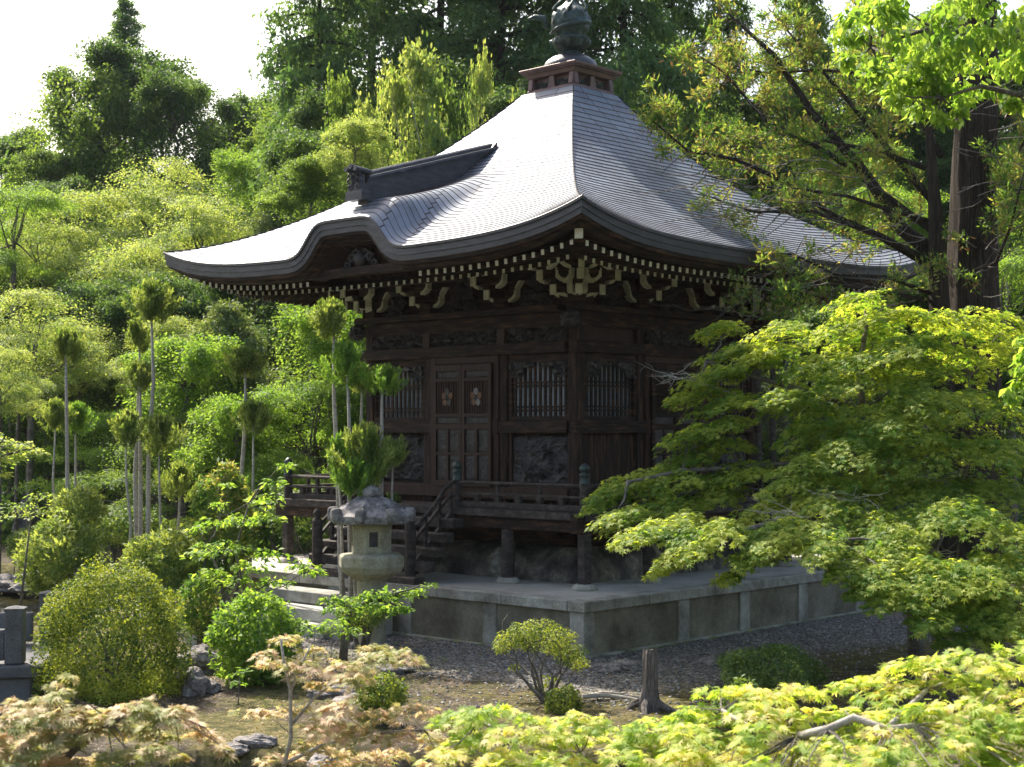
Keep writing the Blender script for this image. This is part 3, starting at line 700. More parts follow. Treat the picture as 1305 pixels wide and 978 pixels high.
        # bays
        for i in range(3):
            x0, x1 = bx[i]+.13, bx[i+1]-.11
            centre = (i == 1)
            if not centre:
                # window
                fr = bb(MB(), (x0, -A-.06, 2.665), (x1, -A+.04, 2.74)); bb(fr, (x0, -A-.06, 3.74), (x1, -A+.04, 3.885)); bb(fr, (x0, -A-.06, 2.742), (x0+.07, -A+.04, 3.738)); bb(fr, (x1-.07, -A-.06, 2.742), (x1, -A+.04, 3.738))
                win = bld(fr, 'window', wood)
                sub(bb(MB(), (x0+.07, -A+.02, 2.742), (x1-.07, -A+.03, 3.738)), 'pane', paper, win)
                mb = MB(); nb = 11
                for j in range(nb):
                    x = x0+.07+(x1-x0-.14)*(j+.5)/nb; bb(mb, (x-.026, -A-.035, 2.742), (x+.026, -A-.005, 3.738))
                for z in (2.83, 2.90, 3.28, 3.35): bb(mb, (x0+.07, -A-.045, z), (x1-.07, -A-.037, z+.03))
                sub(mb, 'bars', wood, win)
                for sx in (-1, 1):
                    def cc(u, v, sx=sx):
                        xm = (x0+x1)/2; xe = (x1-.06) if sx > 0 else (x0+.06); x = xe+(xm-xe)*u*.92; hh = .10+.19*sst(.62, .42, u)
                        z = 3.74-hh*v; n = abs(noise.noise(Vector((x*7, z*8, s+sx)))); q = M @ Vector((x, -A-.05-.08*min(1, n*2.5), z)); return tuple(q)
                    sub(MB().grid(36, 18, cc), 'window_carving', carve, win)
                # lower panel
                if s == 1 and i == 0 or s > 1:
                    bld(bb(MB(), (x0, -A+.0, 1.43), (x1, -A+.045, 2.425)), 'plain_panel', woodv)
                else:
                    def cp(u, v, x0=x0, x1=x1):
                        x = x0+.04+(x1-x0-.08)*u; z = 1.46+.93*v; edge = min(1, min(u, 1-u, v, 1-v)*14)
                        cxm = (x0+x1)/2; q1 = Vector((x*4.5, z*4.5, i*3.3)); n = 1-abs(noise.noise(q1))*2.2
                        swirl = math.sin(14*math.hypot(x-cxm-.25, z-2.1)+5*math.atan2(z-2.1, x-cxm-.25))*.5+.5
                        n2 = abs(noise.noise(Vector((x*12, z*12, i+7))))
                        body = math.exp(-(((x-cxm+.1)/.33)**2+((z-1.78)/.26)**2)**1.5)+.8*math.exp(-(((x-cxm-.12)/.15)**2+((z-2.05)/.15)**2)**1.5)
                        d = (.02+.085*max(0, n)*(.25+.75*swirl)+.08*body+.05*n2)*edge
                        q = M @ Vector((x, -A+.02-d, z)); return tuple(q)
                    fr = bb(MB(), (x0, -A-.05, 1.422), (x0+.05, -A+.04, 2.428)); bb(fr, (x1-.05, -A-.05, 1.422), (x1, -A+.04, 2.428)); bb(fr, (x0+.05, -A-.045, 1.422), (x1-.05, -A+.03, 1.455))
                    pf = bld(fr, 'panel_frame', woodr)
                    sub(MB().grid(110, 90, cp), 'relief', carve, pf)
            else:
                # doorway: frame, two leaves
                fr = bb(MB(), (x0-.02, -A-.12, 1.42), (x0+.10, -A+.04, 3.888)); bb(fr, (x1-.10, -A-.12, 1.42), (x1+.02, -A+.04, 3.888)); bb(fr, (x0+.102, -A-.11, 3.76), (x1-.102, -A+.04, 3.888))
                # covers the lower beam in the doorway
                bb(fr, (x0-.02, -A-.155, 2.40), (x0+.10, -A-.122, 2.70)); bb(fr, (x1-.10, -A-.155, 2.40), (x1+.02, -A-.122, 2.70))
                bld(fr, 'door_frame', woodr)
                xm = (x0+x1)/2
                for sx, (a, b) in ((-1, (x0+.115, xm-.006)), (1, (xm+.006, x1-.115))):
                    d = bb(MB(), (a, -A-.150, 1.42), (b, -A-.142, 3.74))
                    bb(d, (a, -A-.185, 1.42), (a+.07, -A-.151, 3.74)); bb(d, (b-.07, -A-.185, 1.42), (b, -A-.151, 3.74))
                    for z0_, z1_ in ((1.42, 1.52), (2.01, 2.06), (2.50, 2.60), (2.74, 2.80), (3.42, 3.48), (3.62, 3.74)): bb(d, (a+.071, -A-.185, z0_), (b-.071, -A-.151, z1_))
                    c_ = (a+b)/2; bb(d, (c_-.03, -A-.184, 1.521), (c_+.03, -A-.151, 2.499))
                    n = 9
                    for j in range(n):
                        x = a+.075+(b-a-.15)*(j+.5)/n; bb(d, (x-.012, -A-.170, 2.801), (x+.012, -A-.151, 3.419))
                    dr = bld(d, 'door_leaf', woodr if s == 0 else wood)
                    for (za, zb) in ((1.53, 2.0), (2.07, 2.49), (2.61, 2.73), (3.49, 3.61)):
                        for (xa, xb) in (((a+.075, c_-.035), (c_+.035, b-.075)) if zb < 2.5 else ((a+.075, b-.075),)):
                            def dp(u, v):
                                x = xa+(xb-xa)*u; z = za+(zb-za)*v; e = min(1, min(u, 1-u, v, 1-v)*8)
                                q = M @ Vector((x, -A-.151-e*(.006+.022*abs(noise.noise(Vector((x*22, z*22, 2))))), z)); return tuple(q)
                            if s < 2: sub(MB().grid(16, 22, dp), 'carved_inset', carve, dr)
                    if s == 0:
                        for j in range(5):
                            aa = R_(90+72*j); cx, cz = c_+.085*math.cos(aa)*1.15, 3.11+.085*math.sin(aa)*1.35
                            mb = MB(); K2 = 12; ring = [(cx+.058*math.cos(R_(30*k)), cz+.066*math.sin(R_(30*k))) for k in range(K2)]
                            mb.prism(ring, lambda p: tuple(M @ Vector((p[0], -A-.172, p[1]))), lambda p: tuple(M @ Vector((p[0], -A-.192, p[1]))))
                            sub(mb, 'crest_petal', (petalb if (j in (1, 4, 2) and sx < 0) or (j in (2,) and sx > 0) else (carve if sx < 0 else (petalg if j in (0, 3) else petalb))), dr)
                        mb = MB(); 
                        for j in range(6): mb.bar(tuple(M @ Vector((c_, -A-.196, 3.11))), tuple(M @ Vector((c_+.07*math.cos(j), -A-.196, 3.11+.07*math.sin(j)))), .008, .008)
                        sub(mb, 'crest_stamens', bronze, dr)
    # nail caps: small bronze studs at beam crossings
    mb = MB()
    for (x, z) in ((1.005, 2.55), (2.0, 2.55), (2.6, 2.55), (-.6, 4.0), (1.005, 3.3)): mb.lathe((x, -A-.17, z), [(.028, -.015), (.03, .0), (.02, .014)], 8)
    # ---- brackets
    def arm_end(mb, M, p, dx, wy, h, up):
        "white painted edge: upright strip curling inwards at the foot"
        mb.append(MB()); mb = mb[-1]
        x, y, z = p; mb.box((x-.022, y-wy/2, z), (x+.022, y+wy/2, z+h), M)
        ins = -dx
        poly = [(x-.028*ins if ins > 0 else x+.028, z+.02), (x+ins*.05, z-.055), (x+ins*.16, z-.10), (x+ins*.17, z-.055), (x+ins*.08, z+.0), (x+ins*.03, z+.05)]
        poly = [(x-ins*.028, z+.0), (x+ins*.05, z-.07), (x+ins*.17, z-.11), (x+ins*.17, z-.06), (x+ins*.07, z-.01), (x+ins*.028, z+.04)]
        if isinstance(mb, list): mb = mb[0]
        mb.prism(poly, lambda q: tuple(M @ Vector((q[0], y-wy/2, q[1]))), lambda q: tuple(M @ Vector((q[0], y+wy/2, q[1]))))
        if up: mb.prism([(x-.025, z+h-.02), (x+.025, z+h-.02), (x+dx*.12+.03, z+h+.13), (x+dx*.12-.03, z+h+.13)], lambda q: tuple(M @ Vector((q[0], y-wy/2, q[1]))), lambda q: tuple(M @ Vector((q[0], y+wy/2, q[1]))))
    def bracket(M, corner=False):
        d = MB(); e = []
        B = lambda a, b: d.box(a, b, M)
        B((-.15, -.19, 4.763), (.15, .11, 4.93))
        B((-.32, -.10, 4.94), (.32, .02, 5.08)); B((-.055, -.50, 4.95), (.055, .0, 5.09))
        for x in (-.27, 0, .27): B((x-.075, -.13, 5.085), (x+.075, .04, 5.18))
        B((-.07, -.53, 5.095), (.07, -.38, 5.18))
        B((-.36, -.51, 5.185), (.36, -.40, 5.31)); B((-.055, -.86, 5.19), (.055, -.0, 5.32))
        for x in (-.31, 0, .31): B((x-.07, -.53, 5.315), (x+.07, -.38, 5.40))
        B((-.06, -.90, 5.325), (.06, -.76, 5.40)); B((-.30, -.88, 5.405), (.30, -.78, 5.50))
        d.bar(M @ Vector((0, -.2, 5.62)), M @ Vector((0, -1.12, 5.38)), .10, .12)
        d.bar(M @ Vector((0, -.1, 5.36)), M @ Vector((0, -.84, 5.20)), .10, .11)
        for sx in (-1, 1):
            arm_end(e, M, (sx*.34, -.06, 4.98), sx, .13, .15, True)
            arm_end(e, M, (sx*.385, -.455, 5.21), sx, .12, .15, False)
        e += [MB().box((-.062, -.545, 4.90), (.062, -.505, 5.08), M), MB().box((-.062, -.90, 5.13), (.062, -.865, 5.31), M),
              MB().bar(M @ Vector((0, -1.12, 5.38)), M @ Vector((0, -1.145, 5.374)), .105, .17)]
        if True:
            for sx in (-1, 1): arm_end(e, M, (sx*.33, -.83, 5.42), sx, .11, .06, True)
        o = bld(d, 'bracket_set', wood)
        for q in e: sub(q, 'painted_end', yell, o)
    for s in range(4):
        for x in (bx[0], bx[1], bx[2]) if s < 4 else ():
            if x == bx[0]:
                base = rot(s) @ Matrix.Translation((-A, -A, 0))
                bracket(base @ Matrix.Rotation(R_(-45), 4, 'Z') @ Matrix.Scale(1.0, 4))
                bracket(base @ Matrix.Translation((.10, -.0, 0))); bracket(base @ Matrix.Rotation(R_(-90), 4, 'Z') @ Matrix.Translation((-.10, 0, 0)))
            else: bracket(rot(s) @ Matrix.Translation((x, -A, 0)))
        M = rot(s)
        bld(MB().box((-A-.95, -A-.93, 5.505), (A+.74, -A-.82, 5.60), M), 'purlin', wood, bevel=.01)
        bld(MB().box((-A-.5, -A-.50, 5.405), (A+.38, -A-.41, 5.50), M), 'purlin', wood, bevel=.01)
        for i in range(3):       # carvings between the bracket sets
            xm = (bx[i]+bx[i+1])/2; hw = .42 if i == 1 else .36
            if s > 1: continue
            def kc(u, v, xm=xm, hw=hw):
                x = xm+(u*2-1)*hw; sh = 1-abs(u*2-1)**2.2; z = 4.78+.62*v*max(.12, sh); n = abs(noise.noise(Vector((x*6, z*7, s*2+1)))); n2 = abs(noise.noise(Vector((x*15, z*15, s*2+1))))
                return tuple(M @ Vector((x, -A-.04-.16*min(1, n*2.2)-.05*n2, z)))
            bld(MB().grid(60, 40, kc), 'bracket_carving', carve)
            def kc2(u, v, xm=xm, hw=hw):
                x = xm+(u*2-1)*(hw+.1); z = 5.42-.0+.16*v; n = abs(noise.noise(Vector((x*8, z*9, s*2+8))))
                return tuple(M @ Vector((x, -A-.50-.07*min(1, n*2.2), z-.02)))
            bld(MB().grid(60, 12, kc2), 'cloud_carving', carve)
    # ---- plaster mound under the floor
    vs_ = MB()
    def mound(u, v):
        t = u*8; s = int(t) if t < 8 else 7; 
        ang = u*2*math.pi; c, sn = math.cos(ang), math.sin(ang); m = max(abs(c), abs(sn)); k = (1/m)**.92
        r = (A+.60)-.55*(v**2.2); z = ZP-.02+.62*math.sin(v*math.pi/2)
        return (c*k*r, sn*k*r, z+.01*noise.noise(Vector((c*9, sn*9, v*3))))
    bld(vs_.grid(97, 10, mound), 'plaster_plinth', plaster, smooth=True)
    bld(MB().box((-A-.1, -A-.1, .35), (A+.1, A+.1, .62)), 'ground_sill', wood)
    # ---- veranda
    V = 3.95; ZF = 1.09
    for s in range(4):
        M = rot(s)
        n = 26
        mb = MB()
        for j in range(n):
            x0 = -V-.08+(2*V-1.14+.0)*0; 
        # boards run outwards
        nb = 30; wb = (2*V+.2)/nb
        for j in range(nb):
            x0 = -V-.1+j*wb; x1 = x0+wb-.006; xc = (x0+x1)/2
            yi = -A-.145
            if abs(xc) > A: yi = -abs(xc)-.0 if abs(xc) > A+.15 else -A-.145
            if yi < -V-.12: continue
            mb.box((x0, -V-.14, ZF-.045), (x1, min(yi, -A-.145), ZF), M)
        bld(mb, 'veranda_floor', woodg)
        bld(MB().box((-V-.15, -V-.165, ZF-.13), (V+.15-.32, -V-.142, ZF+.006), M), 'veranda_edge', woodg, bevel=.006)
        bld(MB().box((-V-.30, -V-.09, ZF-.34), (V-.11, -V+.07, ZF-.05), M), 'veranda_beam', wood, bevel=.012)
        for x in (-V, -V+w1+.02, V-w1-.02):
            pz = ZP+.09
            mb = MB()
            if x == -V: mb.box((x-.09, -V-.09, pz), (x+.09, -V+.09, ZF-.345), M)
            else:
                q = M @ Vector((x, -V, 0)); mb.lathe((q.x, q.y, 0), [(.115, pz), (.12, .3), (.115, ZF-.345)], 14)
            po = bld(mb, 'veranda_post', woodg, bevel=.02 if x == -V else 0)
            q = M @ Vector((x, -V, 0)); sub(MB().lathe((q.x, q.y, ZP), [(.22, -.01), (.225, .03), (.18, .085), (.15, .1)], 18), 'post_base', granite, po, smooth=False)
        # tie rails under the floor
        bld(MB().box((-V+.1, -V-.03, .62-.02), (-V+w1, -V+.03, .62+.10), M) if False else MB().box((-A, -A-.5, .60), (A, -A-.42, .72), M), 'floor_tie', wood)
        # railings
        segs = [(-V, V)] if s else [(-V, -1.62), (.92, V)]
        for (a, b) in segs:
            rl_ = MB()
            aa, b2 = a, b
            rl_.box((aa+.075, -V-.045, ZF+.012), (b2-.075, -V+.045, ZF+.115), M); rl_.box((aa+.075, -V-.05, ZF+.235), (b2-.075, -V+.05, ZF+.275), M)
            p0 = M @ Vector((aa+.07, -V, ZF+.455)); p1 = M @ Vector((b2-.07, -V, ZF+.455)); rl_.tube([p0, p1], .032, 8)
            nb2 = max(2, int((b-a)/.55))
            for j in range(1, nb2*1+1):
                x = a+(b-a)*j/(nb2+1)
                rl_.box((x-.06, -V-.04, ZF+.117), (x+.06, -V+.04, ZF+.233), M)
                if j % 2 == 0: rl_.box((x-.03, -V-.03, ZF+.277), (x+.03, -V+.03, ZF+.43), M)
            bld(rl_, 'railing', woodg, bevel=.006)
        for x in ([-V] if s else [-V, -1.62, .92]):
            q = M @ Vector((x, -V, 0)); mb = MB(); mb.lathe((q.x, q.y, ZF+.01), [(.085, 0), (.085, .47)], 12)
            nw = bld(mb, 'newel', woodg)
            mb = MB(); mb.lathe((q.x, q.y, ZF+.48), [(.088, 0), (.09, .02), (.082, .03), (.082, .14), (.09, .15), (.09, .175), (.05, .19), (.045, .205), (.07, .225), (.088, .26), (.08, .30), (.045, .335), (.012, .36)], 16)
            sub(mb, 'newel_cap', bronze, nw, smooth=True)
    # ---- timber stair
    xL, xR = -1.62, .92; yb = -5.10; n = 5
    y0s, z0s = -V-.17, ZF
    for i in range(n):
        zt = ZF-.19-(i)*(ZF-.19-ZP-.12)/(n-1)*1.0; yy = y0s-.02-i*.235
        bld(MB().box((xL-.28, yy-.27, zt-.17), (xR+.36, yy, zt)), 'stair_block', woodg, bevel=.02)
    for x in (xL, xR):
        mb = MB(); mb.lathe((x, yb-.02, ZP), [(.10, 0), (.10, .98), (.105, 1.0), (.095, 1.01)], 12)
        lp = bld(mb, 'stair_post', woodg); sub(MB().lathe((x, yb-.02, ZP+1.01), [(.09, 0), (.06, .03), (.05, .05), (.08, .09), (.085, .12), (.06, .17), (.01, .21)], 12), 'post_cap', woodg, lp, smooth=True)
        mb = MB(); mb.bar((x, yb+.06, .02), (x, -V-.06, 1.0), .07, .20); 
        bld(mb, 'stair_string', woodg)
        mb = MB()
        mb.tube([(x, yb+.04, .72), (x, -4.55, 1.12), (x, -4.28, 1.42), (x, -4.10, 1.53), (x, -V-.04, 1.545)], .035, 8)
        mb.bar((x, yb+.04, .52), (x, -4.22, 1.24), .06, .05); mb.bar((x, -4.22, 1.24), (x, -V-.05, 1.33), .06, .05)
        for q in (.3, .6, .85):
            yy = yb+(-V-yb)*q; z = .02+(1.0-.02)*q; mb.box((x-.03, yy-.03, z+.08), (x+.03, yy+.03, z+.62 if q < .8 else z+.55))
        bld(mb, 'stair_rail', woodg)
    return T
hall()
# ================================================================== STONE LANTERN
def lantern():
    x, y = 1.78, -6.80; gz = ground_h(x, y)-.03
    T = thing('stone_lantern', (x, y, gz), 'broad grey stone lantern with lichened octagonal roof standing before the timber stair', 'stone lantern', rz=R_(10))
    b0 = -gz; a0 = R_(22.5)
    MB().lathe((0, 0, 0), [(.36, -.1), (.36, .10), (.30, .14)], 8, a0).build('base', lichen, T)
    def shaft(u, v):
        a = 2*math.pi*u; r = .245-.01*math.sin(v*3)+.006*noise.noise(Vector((math.cos(a)*3, math.sin(a)*3, v*5))); return (r*math.cos(a), r*math.sin(a), .13+v*(b0-.07))
    MB().grid(33, 20, shaft).build('shaft', sandst, T, smooth=True)
    z = b0+.06; MB().lathe((0, 0, z), [(.28, -.03), (.36, .02), (.50, .10), (.555, .20), (.555, .36), (.54, .375), (.50, .40), (.1, .42)], 8, a0).build('platform', sandst, T, bevel=.012)
    # fire box: eight-sided with window holes
    z = b0+.47
    mb = MB(); r = .335; ring = [(r*math.cos(a0+i*math.pi/4), r*math.sin(a0+i*math.pi/4)) for i in range(8)]
    H = .47
    for i in range(8):
        p, q = Vector((*ring[i], 0)), Vector((*ring[(i+1) % 8], 0)); d = q-p; n = Vector((d.y, -d.x, 0)).normalized()*-1
        n = -Vector((p.x+q.x, p.y+q.y, 0)).normalized()*.09
        def P(u, w, k): return tuple(p+d*u+Vector((0, 0, z+w))+n*k)
        if i % 2 == 0:
            us = (.0, .22, .78, 1); ws = (0, .12, .36, H)
            for a in range(3):
                for b_ in range(3):
                    if a == 1 and b_ == 1: continue
                    mb.add([P(us[a], ws[b_], 0), P(us[a+1], ws[b_], 0), P(us[a+1], ws[b_+1], 0), P(us[a], ws[b_+1], 0)], [(0, 1, 2, 3)])
            c = [(us[1], ws[1]), (us[2], ws[1]), (us[2], ws[2]), (us[1], ws[2])]
            for k in range(4):
                a, b_ = c[k], c[(k+1) % 4]; mb.add([P(*a, 0), P(*b_, 0), P(*b_, 1), P(*a, 1)], [(0, 1, 2, 3)])
        else: mb.add([P(0, 0, 0), P(1, 0, 0), P(1, H, 0), P(0, H, 0)], [(0, 1, 2, 3)])
    mb.build('fire_box', sandst, T)
    MB().lathe((0, 0, z-.005), [(.2, 0), (.2, H)], 8, a0).build('fire_box_lining', darkst, T)
    z = b0+.94
    def rf(u, v):
        a = 2*math.pi*u; k = (a-a0) % (math.pi/4); po = math.cos(math.pi/8)/math.cos(k-math.pi/8)
        prof_ = [(.30, 0), (.62, .02), (.685, .035), (.69, .15), (.66, .17), (.55, .24), (.40, .345), (.24, .42), (.10, .45), (.0, .455)]
        f = v*(len(prof_)-1); i = min(int(f), len(prof_)-2); g = f-i; r = prof_[i][0]*(1-g)+prof_[i+1][0]*g; zz = prof_[i][1]*(1-g)+prof_[i+1][1]*g
        rid = .02*math.exp(-((min(k, math.pi/4-k))/.06)**2) if v > .4 else 0
        nn = .012*noise.noise(Vector((r*math.cos(a)*6, r*math.sin(a)*6, zz*6)))
        return (r*po*math.cos(a), r*po*math.sin(a), z+zz+rid+nn)
    ro = MB().grid(97, 46, rf).build('roof', lichen, T, smooth=False)
    for i in range(8):
        a = a0+i*math.pi/4; M = Matrix.Translation((.655*math.cos(a), .655*math.sin(a), z+.165)) @ Matrix.Rotation(a, 4, 'Z')
        def cur(u, v):
            t = math.pi*v; b_ = 2*math.pi*u; sq = .085; X = sq*math.copysign(abs(math.sin(t)*math.cos(b_))**.5, math.cos(b_)); Y = sq*math.copysign(abs(math.sin(t)*math.sin(b_))**.5, math.sin(b_)); Z = .12*math.copysign(abs(math.cos(t))**.5, math.cos(t))
            return tuple(M @ Vector((X, Y, Z)))
        MB().grid(17, 11, cur).build('corner_curl', lichen, ro, smooth=True)
    def jewel(u, v):
        a = 2*math.pi*u; t = math.pi*v; r = .145*(1+.28*noise.noise(Vector((math.cos(a)*1.7, math.sin(a)*1.7, v*3+2)))); return (r*math.sin(t)*math.cos(a)*1.15, r*math.sin(t)*math.sin(a), z+.53-.11*math.cos(t))
    MB().grid(24, 16, jewel).build('jewel', lichen, T, smooth=True)
lantern()
# ================================================================== TREES BEHIND
def trunk_mb(rng, H, r, lean=.03, n=8, z0=-.4):
    pts = [(0, 0, z0)]+[(rng.uniform(-lean, lean)*H*(i/6)**.5, rng.uniform(-lean, lean)*H*(i/6)**.5, H*i/6) for i in range(1, 7)]
    return pts, MB().tube(pts, [r*1.35]+[r*(1-.85*i/6) for i in range(1, 7)], n, rough=.08, rng=rng)
def at_h(pts, z):
    for a, b in zip(pts, pts[1:]):
        if a[2] <= z <= b[2]:
            t = (z-a[2])/(b[2]-a[2]); return tuple(a[i]+(b[i]-a[i])*t for i in range(3))
    return pts[-1]
PROTO = {}
def proto(name, tree_name, H, W, fn):
    rng = random.Random(hash_(name)); rg = np.random.default_rng(hash_(name))
    root = bpy.data.objects.new(tree_name, None); COL.objects.link(root); fn(root, rng, rg); PROTO[name] = [root, children(root), H, W, False]
def hash_(s): return sum((i+1)*ord(c) for i, c in enumerate(s)) % 9973
def crown_tree(H, W, nclump, nl, leaf, kind, mat, bk, r=.22, low=.22, up=.45, cr=(.13, .22), flat=.75, droop=.3):
    def fn(root, rng, rg):
        pts, mb = trunk_mb(rng, H*.86, r, .04); cl = Cloud(); zc = H*(1+low)/2; rz_ = H*(1-low)/2
        cl.clump(rg, (0, 0, zc), (W*.40, W*.40, rz_*.85), int(nl*.16), up=up, jit=.8, shell=.3)
        big = []
        for i in range(11):
            a = i*2.4+rng.uniform(-.5, .5); q = rng.uniform(.25, .78) if i > 1 else .1; h_ = low+(1-low)*(rng.uniform(.15, .85) if q > .5 else rng.uniform(.55, .97))
            R0 = W*rng.uniform(.13, .22); big.append((np.array([math.cos(a)*q*W/2, math.sin(a)*q*W/2, min(h_*H, H-R0*flat*1.2)]), R0))
        for i in range(nclump):
            c0, R0 = big[i % len(big)]; d = rg.normal(size=3); d /= np.linalg.norm(d); R = W*rng.uniform(*cr)*.8
            c = c0+d*np.array([R0, R0, R0*.75])*rng.uniform(.4, 1.0); c[2] = min(c[2], H-R*flat*.8)
            cl.clump(rg, c, (R*rng.uniform(.7, 1.3), R*rng.uniform(.7, 1.3), R*flat*rng.uniform(.5, 1.2)), int(nl/nclump*(R/(W*.12))**1.8)+20, up=up, jit=.65, shell=.75, droop=droop)
            if i < len(big):
                a = at_h(pts, min(H*.8, max(H*.12, c0[2]-H*.2))); ra = r*.42
                mb.tube(bend(a, c0, rng, 4, .14), [ra, ra*.8, ra*.6, ra*.4, ra*.2], 5)
        cl.build('crown', leaf, kind, mat, root, rg); mb.build('trunk', bk, root, smooth=True)
    return fn
def layer_tree(H, W, nsp, nl, leaf, kind, mat, bk, r=.16, low=.28):
    def fn(root, rng, rg):
        pts, mb = trunk_mb(rng, H*.45, r, .09); cl = Cloud()
        cl.clump(rg, (0, 0, H*.62), (W*.40, W*.40, H*.30), int(nl*.13), up=.7, jit=.5, shell=.4)
        nlimb = max(9, nsp//6)
        for i in range(nlimb):
            a = i*2.4+rng.uniform(-.5, .5); q = rng.uniform(.12, .92); zf = 1-.62*q*q-rng.uniform(0, .28) if i % 3 else rng.uniform(low, .6)
            e = np.array([math.cos(a)*q*W/2, math.sin(a)*q*W/2, H*max(low*.8, zf)]); s_ = at_h(pts, H*rng.uniform(.12, .40))
            mb.tube(bend(s_, e, rng, 5, .13), [r*.5, r*.42, r*.33, r*.25, r*.17, r*.07], 5)
            for k in range(max(4, nsp//nlimb)):
                c = e+np.array([rng.uniform(-.24, .24)*W, rng.uniform(-.24, .24)*W, 0]); dd = np.linalg.norm(c[:2]-e[:2]); c[2] += -dd*.28+rng.uniform(-.03, .03)*H; c[2] = min(c[2], H-.1)
                R = W*rng.uniform(.07, .14); cl.spray(rg, c, R, int(nl/nsp*(R/(W*.105))**1.6)+10, tilt=(-.18*math.cos(a), -.18*math.sin(a)), thick=.32, droop=.75, yaw=a, jit=.42)
        cl.build('crown', leaf, kind, mat, root, rg); mb.build('trunk', bk, root, smooth=True)
    return fn
def cedar_tree(H, W, nb, nl, leaf, mat, bk, r=.32, low=.18, droop=.35):
    def fn(root, rng, rg):
        pts, mb = trunk_mb(rng, H*.97, r, .008); cl = Cloud()
        for i in range(nb):
            t = (i+.5)/nb; z = H*(low+(.97-low)*t); L = W/2*((1-t)**.75+.10)*rng.uniform(.65, 1.1); a = i*2.4+rng.uniform(-.5, .5)
            a0 = at_h(pts, z); e = (a0[0]+L*math.cos(a), a0[1]+L*math.sin(a), z-L*droop*rng.uniform(.2, 1)+L*.1)
            mb.tube([a0, tuple((a0[k]+e[k])/2+(0, 0, .06*L)[k] for k in range(3)), e], [.07, .05, .02], 4)
            for q in (.45, .75, 1.0):
                c = tuple(a0[k]+(e[k]-a0[k])*q for k in range(3)); R = L*.26+.28
                cl.clump(rg, c, (R, R, R*.75), int(nl/nb/3*(R/.9)**1.3)+20, up=.15, jit=.7, shell=.5, droop=.5)
        cl.build('crown', leaf, 'spray', mat, root, rg); mb.build('trunk', bk, root, smooth=True)
    return fn
proto('broadA', 'broadleaf_tree', 10, 8, crown_tree(10, 8, 44, 34000, .17, 'leaf', Lmid, bark2, cr=(.08, .17), up=.5, flat=.95))
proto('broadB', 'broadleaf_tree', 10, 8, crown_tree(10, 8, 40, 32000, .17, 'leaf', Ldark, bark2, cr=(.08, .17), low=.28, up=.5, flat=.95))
proto('bushA', 'broadleaf_tree', 6, 6, crown_tree(6, 6, 64, 30000, .115, 'leaf', Lgreen, bark2, r=.12, low=.08, flat=.85, up=.55, cr=(.08, .17)))
proto('bushB', 'broadleaf_tree', 6, 6, crown_tree(6, 6, 36, 24000, .10, 'round', Lmid, bark2, r=.12, low=.1, flat=.6, up=.6))
proto('mapleA', 'maple_tree', 7, 8, layer_tree(7, 8, 84, 30000, .12, 'leaf', Lpale, bark2))
proto('mapleB', 'maple_tree', 7, 8, layer_tree(7, 8, 72, 28000, .12, 'leaf', Lgreen, bark2, low=.2))
proto('mapleC', 'maple_tree', 7, 8, layer_tree(7, 8, 80, 30000, .12, 'leaf', Lpale, bark2, low=.2))
proto('bushC', 'broadleaf_tree', 6, 6, crown_tree(6, 6, 60, 28000, .115, 'round', Lgreen, bark2, r=.12, low=.1, flat=.85, up=.55, cr=(.08, .17)))
proto('cedarA', 'cedar_tree', 22, 8, cedar_tree(22, 8, 80, 34000, .30, Lcedar, bark))
proto('cedarB', 'cedar_tree', 22, 8, cedar_tree(22, 8, 60, 28000, .30, Lcedar, bark, droop=.6))
proto('feather', 'young_tree', 10, 4.5, crown_tree(10, 4.5, 110, 17000, .12, 'round', Lpale, barkp, r=.09, low=.1, cr=(.05, .11), flat=1.1, up=.4, droop=-.5))
proto('pineA', 'pine_tree', 6, 4.5, cedar_tree(6, 4.5, 46, 12000, .26, Lpine, bark2, r=.12, low=.1, droop=-.5))
used_rng = random.Random(11)
def plant(pn, u, vtop, wpx, D, label, cat='tree', group=None, mat=None, L=None, vb=None):
    P = PROTO[pn]; root, kids, H, W, used = P
    if not used: o = root; P[4] = True; ck = kids
    else: o = copy_tree(root, kids); ck = children(o)
    g = gpt(u, D); top = 2.5005+D*(547.3-vtop)/FPX; h = max(1.0, top-g[2]); wd = wpx/FPX*D
    o.location = tuple(g); o.rotation_euler = (0, 0, used_rng.uniform(0, 6.28)); sx = wd/W; hc = min(h, wd*{'ma': .85, 'bu': .95, 'br': 1.45, 'pi': 1.3}.get(pn[:2], 99))
    sz = hc/H; extra = h-hc
    for c in ck: c.scale = (sx, sx, sz); c.location = (0, 0, extra)
    if extra > .3:
        rr = .035*wd; MB().tube([(0, 0, -.6), (.02, .02, extra*.5), (0, 0, extra+hc*.1)], [rr*.75, rr*.6, rr*.5], 7).build('lower_trunk', bark2, o, smooth=True)
    tag(o, label, cat, group)
    if mat:
        for c in ck:
            if c.name.startswith('crown'): c.material_slots[0].link = 'OBJECT'; c.material_slots[0].material = mat
    return o
BG = 'trees of the wooded slope behind the garden'
